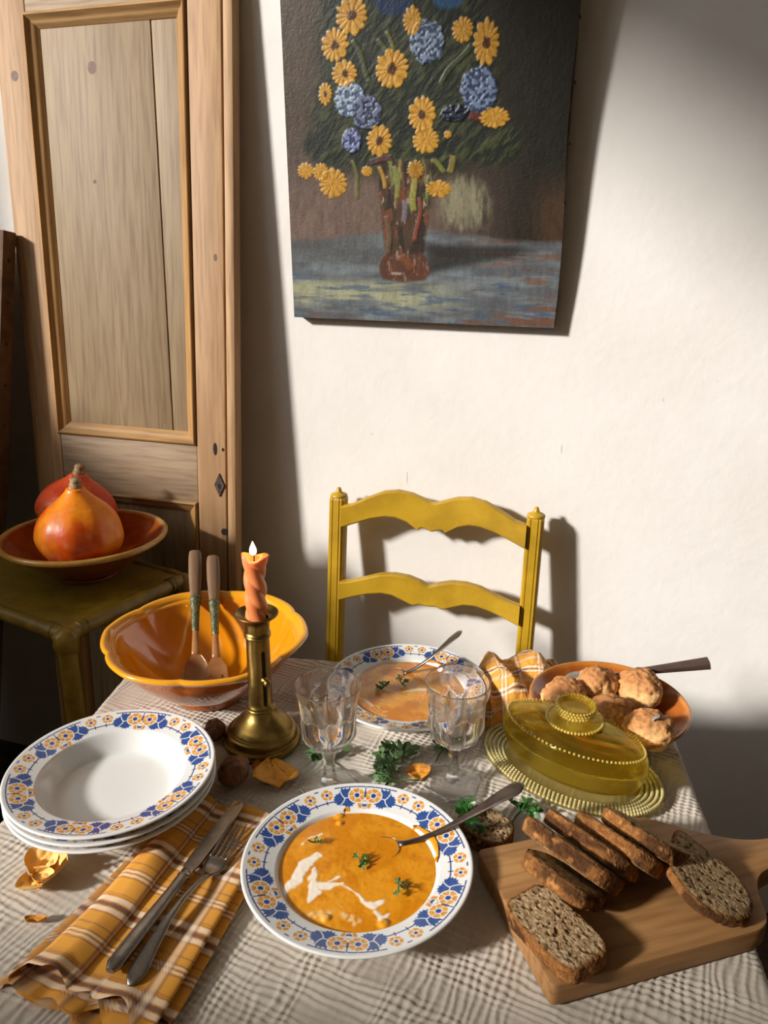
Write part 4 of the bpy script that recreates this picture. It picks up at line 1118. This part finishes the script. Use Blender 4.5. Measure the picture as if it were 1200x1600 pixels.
def fork():
    o = np.array((-.366, .55, NZ)); g = empty('dinner_fork', tuple(o)); tag(g, 'silver dinner fork on the orange napkin, right of the knife', 'fork')
    a = np.array((-.3605, .424, NZ + .0022)) - o; b = np.array((-.3590, .630, NZ + .0035)) - o
    d = b - a; L = np.linalg.norm(d); d /= L; sd_ = np.cross(d, [0, 0, 1.])
    q = np.linspace(0, 1, 26); s = q * L * .655
    P = a + d * s[:, None]; P[:, 2] += .006 * np.sin(pi * q ** 1.6) 
    P += sd_ * (-.004 * np.sin(pi * q))[:, None]
    hw = np.interp(q, [0, .02, .12, .4, .7, .9, 1], [.002, .006, .0092, .0058, .0032, .0034, .0048]); tk = np.interp(q, [0, .2, .7, 1], [.0012, .0018, .0022, .0018])
    make('handle', *sweep(P, hw, tk, 14, power=2.3), MAT['steel'], g)
    q = np.linspace(0, 1, 14); s = (.645 + .125 * q) * L; P = a + d * s[:, None]; P[:, 2] += .0005 - .0025 * np.sin(pi * q)
    hw = np.interp(q, [0, .3, .6, 1], [.0046, .0098, .0125, .0118])
    make('head', *sweep(P, hw, .0015, 16), MAT['steel'], g)
    for k in range(4):
        q = np.linspace(0, 1, 12); s = (.765 + .235 * q) * L; P = a + d * s[:, None] + sd_ * ((k - 1.5) * .0062)
        P[:, 2] += .0002 + .007 * q ** 1.5
        make('tine', *sweep(P, np.interp(q, [0, .8, 1], [.0023, .0019, .0006]), .0012, 10), MAT['steel'], g)
knife(); fork()

# crumpled napkin beside the back plate
g1, g2 = 120, 110
U, W_ = np.meshgrid(np.linspace(-1, 1, g1), np.linspace(-1, 1, g2), indexing='ij')
q = np.hypot(U, W_)
env = np.clip(1 - np.maximum(np.abs(U), np.abs(W_)) ** 4, 0, 1) ** .6
ang = .75 * U + .55 * W_ + .55 * fbm(U * 1.3, W_ * 1.3, seed=101) + .35
f1 = .5 - .5 * np.cos(2 * pi * ang * 1.25)
h = env * (.026 + .020 * f1 + .020 * (fbm(U * 2.0, W_ * 1.7, seed=102) - .4) + .006 * (1 - np.abs(2 * fbm(U * 3.5 + W_ * 2, W_ * 2, seed=103) - 1)))
h = h * (1 - .25 * sstep(.2, 1, -W_))
X = U * .058 * (1 + .12 * np.sin(W_ * 3)) + .008 * W_ + .006 * (f1 - .5); Y = W_ * .086 + .008 * np.sin(U * 4)
V = np.stack([X, Y, h + .001], -1).reshape(-1, 3)
nb = make('crumpled_napkin', V, grid_faces(g1, g2), MAT['napkin'], None, col=plaid(U * .075 + .03 * W_, W_ * .13 + .02 * f1).reshape(-1, 3), loc=(-.106, 1.034, TZ - .0012), rot=(0, 0, radians(8)))
tag(nb, 'orange plaid napkin crumpled in a heap between back plate and bun dish', 'napkin')

# ------------------------------------------------------------------ yellow pressed-glass butter dish
ux, uy, urot = -.012, .880, radians(-22)
bd = empty('butter_dish', (ux, uy, TZ), (0, 0, urot)); tag(bd, 'yellow pressed-glass oval butter dish with domed knobbed lid and beaded tray', 'butter dish')
def oval(a, b, p, th):
    s = np.sin(th); return a * np.cos(th), b * np.sign(s) * np.abs(s) ** p
def ring_loft(levels, a, b, p, seg=120, closed=True):
    th = np.arange(seg) * 2 * pi / seg; x, y = oval(a, b, p, th); V = []
    for sa, sb_, z in levels: V.append(np.stack([x * sa, y * sb_, np.full(seg, z)], 1))
    return np.vstack(V), grid_faces(len(levels), seg, closed, True)[:, ::-1]
TA, TB = .122, .084
v, f = ring_loft([(.004, .004, .0015), (.70, .66, .0015), (.80, .78, .0010), (.98, .975, .0035), (1.0, 1.0, .0050), (.995, .99, .0068), (.97, .965, .0068), (.80, .78, .0042), (.70, .66, .0040), (.004, .004, .0040)], TA, TB, 1.0, 120, False)
make('tray', v, f, MAT['yellow_tray'], bd, sharp=50)
bv, bf = ico(.0022, 2); parts = []
for k, s_ in enumerate((.965, .915, .865, .815, .765)):
    n = int(140 * s_)
    th = (np.arange(n) + .5 * (k % 2)) * 2 * pi / n
    for t in th:
        x, y = TA * s_ * cos(t), TB * (s_ - .012) * sin(t)
        parts.append((bv * np.array([1.05, 1.05, 1.15]) + np.array([x, y, .0072 - (.965 - s_) * .014]), bf))
v, f = join(*parts)
o = make('tray_beads', v, f, MAT['yellow_bead'], bd); o['kind'] = 'stuff'
BA, BB, BP = .0985, .053, 1.12
v, f = ring_loft([(.80, .78, .0072), (.86, .86, .0076), (.93, .93, .0130), (.985, .985, .0260), (1, 1, .0355), (.995, .995, .0368), (.955, .93, .0368), (.945, .92, .0260), (.89, .87, .0135), (.82, .78, .0105), (.004, .004, .0100), (.004, .004, .0072)], BA, BB, BP, 120)
make('dish_wall', v, f, MAT['yellow'], bd, sharp=40)
v, f = ring_loft([(1, 1, .0), (1.004, 1.004, .003), (.998, .998, .012), (.965, .960, .0190), (.930, .915, .0225), (.80, .77, .0280), (.55, .56, .0335), (.34, .46, .0365), (.004, .004, .0370),
                  (.004, .004, .0340), (.34, .44, .0335), (.55, .53, .0305), (.79, .73, .0250), (.895, .86, .0195), (.935, .915, .0150), (.955, .935, .010), (.957, .935, .0)], BA, BB, BP, 120)
ld = make('lid', v, f, MAT['yellow_lid'], bd, sharp=40, loc=(0, 0, .0374))
parts = []; n = 96; th = np.arange(n) * 2 * pi / n
x, y = oval(BA * .945, BB * .935, BP, th)
for a, b in zip(x, y): parts.append((bv * .85 + np.array([a, b, .0218]), bf))
n = 52
for t in np.arange(n) * 2 * pi / n: parts.append((bv * 1.0 + np.array([.0350 * cos(t), .0350 * sin(t), .0382]), bf))
v, f = join(*parts); o = make('rim_beads', v, f, MAT['amber_bead'], ld); o['kind'] = 'stuff'
kb = lathe([(.0005, .0372), (.0320, .0372), (.0345, .0380), (.0325, .0398), (.0205, .0408), (.0190, .0435), (.0205, .0465), (.0235, .0482), (.0240, .0590), (.0230, .0604), (.0208, .0604), (.0195, .0580), (.0165, .0552), (.0005, .0546)], 64)
k_ = make('knob', *kb, MAT['yellow_lid'], ld, sharp=40)
parts = []
for j, (z_, o_) in enumerate(((.0500, 0), (.0540, .5), (.0578, 0))):
    n = 36
    for t in (np.arange(n) + o_) * 2 * pi / n: parts.append((bv * .85 + np.array([.0240 * cos(t), .0240 * sin(t), z_]), bf))
v, f = join(*parts); o = make('knob_beads', v, f, MAT['amber_bead'], ld); o['kind'] = 'stuff'

# ------------------------------------------------------------------ terracotta dish with buns
EX, EY = .029, .982
prof = [(.0005, .0035), (.044, .0035), (.048, 0), (.055, 0), (.057, .004), (.075, .0145), (.092, .0290), (.1035, .0405), (.1080, .0455), (.1085, .0480), (.1070, .0495), (.1040, .0485), (.098, .0425), (.086, .0315), (.070, .0195), (.052, .0095), (.03, .0075), (.0005, .0070)]
pf = catmull(prof, 4); v, f = lathe(pf, 96)
idx = np.repeat(np.arange(len(pf)), 96) / len(pf)
c = np.where((idx > .58)[:, None], lin('#b0632a'), lin('#a5531f'))
rimk = sstep(.0440, .0475, v[:, 2])[:, None]; c = c * (1 - rimk) + lin('#c98032') * rimk
td = make('bun_dish', v, f, MAT['redglaze'], None, col=c, loc=(EX, EY, TZ)); tag(td, 'round brown glazed earthenware dish holding small golden buns', 'dish')
bunv, bunf = ico(1, 5)
def bun(x, y, z, r, rz, tilt, seed, label):
    n = bunv
    b1 = fbm(n[:, 0] * 1.3 + seed * 3, n[:, 1] * 1.3, n[:, 2] * 1.3, seed) - .5
    b2 = fbm(n[:, 0] * 3.6, n[:, 1] * 3.6 + seed, n[:, 2] * 3.6, seed + 1) - .5
    b3 = fbm(n[:, 0] * 9, n[:, 1] * 9, n[:, 2] * 9 + seed, seed + 2, 3) - .5
    k = 1 + .34 * b1 + (.26 * b2 + .14 * b3) * sstep(-.3, .3, n[:, 2])
    v = n * k[:, None] * np.array([1.02, .92, .84]) * r
    v[:, 2] = np.where(v[:, 2] < 0, np.maximum(v[:, 2], -.62 * r + .06 * v[:, 2]), v[:, 2])
    pale, gold, brown = lin('#efcb92'), lin('#e3b274'), lin('#bf8350')
    tt = sstep(-.55, .55, n[:, 2] + .5 * b1)
    c = pale + (gold - pale) * tt[:, None]
    c = c + (brown - c) * (sstep(.08, .75, n[:, 2] + 1.2 * b2 + .8 * b3) * .8)[:, None]
    c = c + (lin('#7d4a28') - c) * (sstep(.10, -.22, b3 + b2 * .8) * sstep(.1, .5, n[:, 2]) * .45)[:, None]
    o = make('bun', v, bunf, MAT['bun'], None, col=c, loc=(x, y, z), rot=(tilt[0], tilt[1], rz))
    return tag(o, label, 'bun', 'golden buns in the earthenware dish')
bun(-.031, .968, TZ + .0500, .0300, .3, (.10, -.12), 1, 'golden bun leftmost in the brown dish')
bun(.012, 1.012, TZ + .0505, .0320, 1.2, (-.1, 0), 2, 'golden bun in the middle of the back row of the dish')
bun(.070, 1.018, TZ + .0530, .0340, 2.2, (-.1, .15), 3, 'largest golden bun at right back, before the dark handle')
bun(.031, .953, TZ + .0470, .0300, .7, (.1, .05), 4, 'pale split golden bun in the centre of the dish')
bb = bun(.081, .925, TZ + .0480, .0315, 3.0, (.12, .12), 5, 'front right golden bun with a small grey flake on top')
bun(-.006, .920, TZ + .0470, .0265, 4.0, (.1, 0), 6, 'golden bun half hidden behind the lid knob')
v, f = ico(.0055, 2); v = v * np.array([1.25, .8, .55]); v[:, 2] += .002 * np.sin(v[:, 0] * 700)
fl_ = make('flake', v, f, MAT['ash'], bb, loc=(-.0105, .0125, .0238), rot=(.4, .3, .8)); fl_['label'] = 'small grey flake'

# serving spoon with dark wooden handle
sv = empty('serving_spoon', (.045, .965, TZ + .012)); tag(sv, 'serving spoon with dark square wooden handle sticking out of the bun dish', 'serving spoon')
a, b = np.array((-.004, 1.044, .7955)), np.array((.1620, 1.0708, .8350))
d = (b - a); P0 = a - np.array((.045, .965, TZ + .012))
q = np.linspace(.36, 1, 10); P = P0 + d * q[:, None]
hw = np.interp(q, [.36, .55, 1], [.0050, .0062, .0098])
make('handle', *sweep(P, hw, hw * .62, 20, power=6), MAT['darkwood'], sv, sharp=40)
q = np.linspace(.05, .40, 8); P = P0 + d * q[:, None]
make('shank', *sweep(P, .0028, .0022, 10), MAT['steel'], sv)
v, f = ico(1, 3); v = v * np.array([.020, .016, .004]); v[:, 2] += .004 * (v[:, 0] ** 2 / .0004 + v[:, 1] ** 2 / .00025) * .5
make('bowl', v, f, MAT['steel'], sv, loc=tuple(P0 + np.array([-.012, -.008, .001])), rot=(0, -.1, .5))

# ------------------------------------------------------------------ cutting board and bread
BRZ = atan2(.55, .835)
BO = (-.0500, .6010)
def rounded(pts, n=6):
    """pts: (x,y,r) corner list -> outline"""
    out = []; m_ = len(pts)
    for i in range(m_):
        p0, p1, p2 = (np.array(pts[(i + k) % m_][:2]) for k in (-1, 0, 1)); r = pts[i][2]
        if r <= 0: out.append(tuple(p1)); continue
        a = (p0 - p1); b = (p2 - p1); la, lb = np.linalg.norm(a), np.linalg.norm(b)
        A, B = p1 + a / la * min(r, la * .48), p1 + b / lb * min(r, lb * .48)
        for t in np.linspace(0, 1, n): out.append(tuple((1 - t) ** 2 * A + 2 * t * (1 - t) * p1 + t * t * B))
    return out
outl = rounded([(0, -.0855, .008), (.2350, -.0845, .020), (.2600, -.0300, .045), (.2950, -.0190, .02), (.375, -.020, .016), (.375, .016, .016), (.300, .0150, .03), (.255, .040, .045), (.2030, .0850, .018), (.0, .0855, .008)], 7)
BT = .0245
bo = link('cutting_board', prism_mesh(outl, 0, BT, .0022, 2, 'cutting_board'), MAT['board'], None, (BO[0], BO[1], TZ), (0, 0, BRZ))
tag(bo, 'worn wooden cutting board with rounded handle overhanging the table edge', 'cutting board')
BZ = TZ + BT
def bread(name, loc, rot, L, Wd, th, shape, seed, label, group, quat=None):
    """slice lying in local XY, thickness along z. shape: 'loaf' dome, 'heel' leaf-like"""
    nt_ = 150; t = np.arange(nt_) * 2 * pi / nt_
    if shape == 'loaf':
        p = 3.6; c_, s_ = np.cos(t), np.sin(t)
        k = (np.abs(c_) ** p + np.abs(s_) ** p) ** (-1 / p)
        x, y = L / 2 * c_ * k, Wd / 2 * s_ * k
        y = y * (1 - .20 * (x / (L / 2)) ** 2 * (y < 0) - .06 * np.cos(x / L * 5))
    elif shape in ('stub', 'block'):
        p = 3.0 if shape == 'stub' else 5.0; c_, s_ = np.cos(t), np.sin(t); k = (np.abs(c_) ** p + np.abs(s_) ** p) ** (-1 / p)
        x, y = L / 2 * c_ * k, Wd / 2 * s_ * k
    else:
        x = L / 2 * np.cos(t); y = Wd / 2 * np.sin(t)
        y = y * (1 - .05 * np.cos(3 * t)); x = x - .12 * L * np.exp(-((np.angle(np.exp(1j * (t - 2.75)))) / .28) ** 2)
        ind = np.exp(-((np.angle(np.exp(1j * (t - 3.45)))) / .26) ** 2); x, y = x * (1 - .10 * ind), y * (1 - .10 * ind)
    w = 1 + .035 * (fbm(np.cos(t) * 3 + seed, np.sin(t) * 3, seed=seed) - .5) * 2
    x, y = x * w, y * w
    nr = 30; qs = np.linspace(.02, 1, nr)
    V, C = [], []
    crumb, crumbd, crust, crustd = lin('#a58a66'), lin('#77603f'), lin('#946436'), lin('#53361f')
    for side, z0 in ((1, th / 2), (-1, -th / 2)):
        pass
    def face(z0, sg):
        Q, T = np.meshgrid(qs, np.arange(nt_), indexing='ij')
        X, Y = Q * x[T], Q * y[T]
        n1 = fbm(X * 320 + 3 * seed, Y * 320, seed=seed + 2, oct=3); n2 = fbm(X * 90, Y * 90 + seed, seed=seed + 3)
        hole = sstep(.44, .28, n1)
        Z = z0 + sg * (-.0020 * hole + .0010 * (n2 - .5) - .0012 * sstep(.90, 1.0, Q))
        c = crumb + (lin('#c4aa84') - crumb) * sstep(.5, .75, n1)[..., None]
        c = c + (crumbd - c) * (hole * .85)[..., None]
        c = c + (crust * .8 - c) * sstep(.90, .97, Q + .03 * (n2 - .5))[..., None]
        return np.stack([X, Y, Z], -1).reshape(-1, 3), c.reshape(-1, 3)
    v1, c1 = face(th / 2, 1); v2, c2 = face(-th / 2, -1)
    ne = 9; ve, ce = [], []
    for j in range(1, ne):
        s_ = j / ne; z = th / 2 - .0012 - s_ * (th - .0024); bul = 1 + .020 * sin(pi * s_)
        n1 = fbm(x * 160 + seed, y * 160, z * 160, seed + 4) - .5; n2 = fbm(x * 34, y * 34 + seed, z * 50, seed + 5)
        rr = bul + (.045 * n1) * (.034 / (L / 2) + .6)
        ve.append(np.stack([x * rr, y * rr, np.full(nt_, z)], 1))
        cc = crust + (crustd - crust) * sstep(.42, .66, n2)[:, None]
        cc = cc + (lin('#c48a52') - cc) * sstep(.08, .24, n1)[:, None] * .8
        ce.append(cc)
    V = np.vstack([v1] + ve + [v2[::-1].reshape(nr, nt_, 3)[:, ::-1].reshape(-1, 3)])
    C = np.vstack([c1] + ce + [c2[::-1].reshape(nr, nt_, 3)[:, ::-1].reshape(-1, 3)])
    F = grid_faces(2 * nr + ne - 1, nt_, False, True)
    o = make(name, V, F, MAT['bread'], None, col=C, loc=loc)
    if quat is not None: o.rotation_mode = 'QUATERNION'; o.rotation_quaternion = quat
    else: o.rotation_euler = rot
    return tag(o, label, 'bread', group)
GRP = 'rye bread slices on the cutting board'
Ld = Vector((.83, -.55, 0)).normalized(); Nh = Vector((.55, .83, 0)).normalized()
def leaning(k, edge_xy, beta, L, Wd, th, zoff, label):
    Yd = Nh * cos(beta) - Vector((0, 0, 1)) * sin(beta); Zd = Ld.cross(Yd)
    q = Matrix((Ld, Yd, Zd)).transposed().to_quaternion()
    hz = (Wd / 2) * sin(beta) + th / 2 * cos(beta)
    c = Vector((edge_xy[0], edge_xy[1], 0)) + Nh * (Wd / 2 * cos(beta)); c.z = BZ + hz + zoff
    bread('bread_slice', c, None, L, Wd, th, 'loaf', 10 + k, label, GRP, q)
b_ = radians(40)
leaning(0, (-.0200, .6070), radians(36), .078, .064, .0175, .001, 'first brown bread slice of the leaning row, against the flat slice')
leaning(1, (-.0134, .6376), radians(45), .104, .072, .0180, .001, 'second brown bread slice of the leaning row, with a nicked crust')
leaning(2, (.0045, .6585), radians(44), .098, .072, .0175, .001, 'third brown bread slice of the leaning row')
leaning(3, (.0325, .6685), radians(43), .092, .072, .0175, .001, 'fourth brown bread slice of the leaning row')
leaning(4, (.0560, .6810), radians(38), .084, .074, .0175, .005, 'last brown bread slice of the leaning row, cut face towards the butter dish')
bread('bread_slice', (-.0060, .5790, BZ + .0112), (radians(2), radians(-2), radians(-42)), .094, .054, .0190, 'block', 21, 'flat brown bread slice lying at the front left of the board', GRP)
bread('bread_slice', (.131, .681, BZ + .0180), (radians(-14), radians(9), radians(-52)), .098, .078, .0130, 'heel', 22, 'lone oval brown bread slice lying at the right of the board', GRP)
bread('bread_slice', (-.096, .722, TZ + .0105), (0, radians(1), radians(-20)), .062, .050, .0190, 'stub', 23, 'small brown bread piece on the cloth under the spoon handle', None)

# ------------------------------------------------------------------ walnuts
wv, wf = ico(1, 4)
def walnut(x, y, r, rz, seed, label):
    n = wv; b = fbm(n[:, 0] * 3.2 + seed, n[:, 1] * 3.2, n[:, 2] * 3.2, seed) - .5
    rdg = 1 - np.abs(2 * fbm(n[:, 0] * 2.2, n[:, 1] * 2.2 + seed, n[:, 2] * 2.2, seed + 3, 2) - 1)
    seam = np.exp(-(n[:, 0] / .10) ** 2)
    k = 1 + .14 * b + .20 * (rdg - .7) + .07 * seam
    v = n * k[:, None] * r * np.array([.94, 1.0, .96]); v[:, 1] += np.where(n[:, 1] > .9, (n[:, 1] - .9) * r, 0)
    o = make('walnut', v, wf, MAT['walnut'], None, loc=(x, y, TZ + r * .93), rot=(.3 * seed, .2, rz)); tag(o, label, 'walnut', 'walnuts by the candlestick')
walnut(-.482, .795, .0150, .6, 1, 'brown walnut behind, at the left of the candlestick foot')
walnut(-.4135, .719, .0190, -.7, 2, 'larger brown walnut in front of the candlestick, beside the orange husk')

# ------------------------------------------------------------------ dried orange husks
def husk(name, loc, rot, size, seed, m, label, curl=.25, petals=1, asp=.8, group=None, crump=.18):
    parts = []
    for p in range(petals):
        n1, n2 = 34, 26
        U, W = np.meshgrid(np.linspace(0, 1, n1), np.linspace(-1, 1, n2), indexing='ij')
        wd = np.sin(pi * np.clip(U, .02, 1) ** .8 * .97) ** .8 * asp * .5
        x = U - .5 * (petals == 1); y = W * wd
        z = curl * (W ** 2 * .5 + (U - .4) ** 2) + crump * (fbm(U * 3 + seed, W * 1.6, seed=seed + p, oct=3) - .5) + .05 * np.abs(np.sin(W * 6 + seed))
        z = z * (1 if petals == 1 else 1.2) + (0 if petals == 1 else .25 * U)
        x = x + .06 * (fbm(W * 3, U * 3, seed=seed + 7) - .5)
        a = p * 2 * pi / max(petals, 1) * .42 + .2 * p
        X, Y = x * cos(a) - y * sin(a), x * sin(a) + y * cos(a)
        v = np.stack([X, Y, z], -1).reshape(-1, 3) * size
        f = grid_faces(n1, n2)
        v2 = v.copy(); v2[:, 2] -= .0006
        parts.append((np.vstack([v, v2]), np.vstack([f, f[:, ::-1] + len(v)])))
    v, f = join(*parts); v = np.asarray(v); v[:, 2] -= v[:, 2].min()
    o = make(name, v, f, MAT[m], None, loc=loc, rot=rot); tag(o, label, 'dried husk', group)
husk('dried_husk', (-.368, .742, TZ + .001), (.12, .05, 2.2), .056, 3, 'husk', 'flat orange dried husk piece before the candlestick, beside the walnut', .18, 1, 1.05)
husk('dried_husk', (-.391, .757, TZ), (0, .1, .6), .030, 5, 'husk_dark', 'dark orange husk scrap between candlestick foot and walnut', .3, 1, .8)
husk('dried_husk', (-.196, .806, TZ), (.1, 0, .5), .030, 8, 'husk', 'small orange husk scrap under the parsley in the middle of the table', .3, 1, .9)
husk('dried_husk', (-.545, .514, TZ), (0, 0, -.6), .038, 11, 'husk_pale', 'crumpled yellow-orange physalis husk below the stack of plates', .35, 3, 1.0, None, .22)
husk('dried_husk', (-.500, .468, TZ), (0, 0, .35), .022, 13, 'husk', 'tiny orange petal on the cloth at far left', .3, 1, .45)

# ------------------------------------------------------------------ parsley
def leaflet_mesh(seed, lobes_=5):
    rg = random.Random(seed); n = 66
    t = np.linspace(-.92 * pi, .92 * pi, n)
    r = .30 + .70 * np.abs(np.cos(t * lobes_ / 2.0 * .98)) ** 1.3
    r = r * (1 + .22 * np.abs(np.sin(t * 12))) * (1 - .30 * (np.abs(t) / pi) ** 2)
    V = [(0, 0, 0)]; ring = []
    for k in (.35, .7, 1.0):
        for i in range(n):
            rr = r[i] * (k if k < 1 else 1) if k == 1.0 else (.62 * k / .7 * .55 + .0) * (.75 + .25 * r[i])
            x, y = rr * cos(t[i]) + .35, rr * sin(t[i])
            z = .30 * k * k * sin(t[i] * lobes_ * .5 + rg.random() * .3) * .55 + .25 * k * k * (y * y) - .22 * k * k * max(0, x - .4)
            V.append((x, y, z))
    V = np.array(V); V[0] = (.35, 0, 0)
    F = [[0, 1 + i, 2 + i] for i in range(n - 1)]
    for a in (0, 1):
        o = 1 + a * n
        F += [[o + i, o + n + i, o + n + i + 1, o + i + 1] for i in range(n - 1)]
    return mesh(V, F, name='leaflet')
LEAF = [leaflet_mesh(k, 5 if k % 2 else 4) for k in range(4)]
LEAFD = [leaflet_mesh(k + 10, 5) for k in range(2)]
for k in LEAF: k.materials.append(MAT['parsley'])
for k in LEAFD: k.materials.append(MAT['parsley_dark'])
def parsley(loc, rz, size, seed, label, n=7, stem=True, dark=False, lift=.35, tilt=0.0):
    rg = random.Random(seed); g = empty('parsley_sprig', loc, (0, tilt, rz)); tag(g, label, 'parsley', 'parsley sprigs')
    m = MAT['parsley_dark'] if dark else MAT['parsley']
    L = size
    if stem:
        q = np.linspace(0, 1, 8); P = np.stack([-.9 * L + 1.2 * L * q, .08 * L * np.sin(q * 3), .0016 + .05 * L * q], 1)
        make('stem', *sweep(P, .0011, .0010, 8), m, g)
    pool = LEAFD if dark else LEAF
    for i in range(n):
        a = (i - (n - 1) / 2) / max(1, (n - 1) / 2) * 1.5 + rg.uniform(-.15, .15); rad = L * rg.uniform(.22, .52)
        x, y = rad * cos(a), rad * sin(a); sc = L * rg.uniform(.26, .38)
        z = .0025 + .20 * L * rg.random() + .012 * lift * rg.random()
        o = link('leaf', rg.choice(pool), None, g, (x, y, z), (rg.uniform(-.7, .7), rg.uniform(-.6, .3), a + rg.uniform(-.6, .6))); o.scale = (sc, sc, sc)
        P = np.linspace((.05 * L, 0, .003 + .04 * L), (x + sc * .2 * cos(a), y + sc * .2 * sin(a), z), 5)
        make('stalk', *sweep(P, .0008, .0008, 6), m, g)
parsley((-.318, .797, TZ), radians(150), .036, 1, 'green parsley sprig lying behind the left goblet stem', 9)
parsley((-.232, .822, TZ), radians(120), .036, 2, 'upper green parsley sprig of the pair in the middle of the cloth', 14)
parsley((-.226, .789, TZ), radians(190), .038, 3, 'lower green parsley sprig of the pair beside the orange scrap', 14)
parsley((-.177, .861, TZ), radians(80), .026, 4, 'green parsley sprig half hidden behind the right goblet', 8)
parsley((-.0610, .773, TZ), radians(70), .026, 5, 'small dark green parsley sprig on the cloth before the butter dish', 9, True, True)
parsley((-.108, .722, TZ + .0215), radians(200), .030, 6, 'dark green parsley sprig on the small bread piece', 10, False, True)
SZ_ = TZ + .0285
parsley((FX + .001, FY + .004, SZ_), 1.0, .014, 7, 'dark parsley leaf floating in the middle of the foreground soup', 4, False, True, .2)
parsley((FX + .048, FY - .0155, SZ_), .3, .016, 8, 'parsley leaf floating at the right of the foreground soup', 4, False, False, .2)
parsley((FX - .053, FY + .015, SZ_), 2.0, .011, 9, 'small parsley leaf at the upper left of the foreground soup', 3, False, True, .2)
parsley((GX - .034, GY - .012, SZ_), 2.6, .017, 10, 'parsley leaf floating at the left of the back soup', 4, False, True, .3)
parsley((GX - .012, GY + .006, SZ_), .6, .017, 11, 'curly parsley leaf floating in the middle of the back soup', 4, False, False, .6)
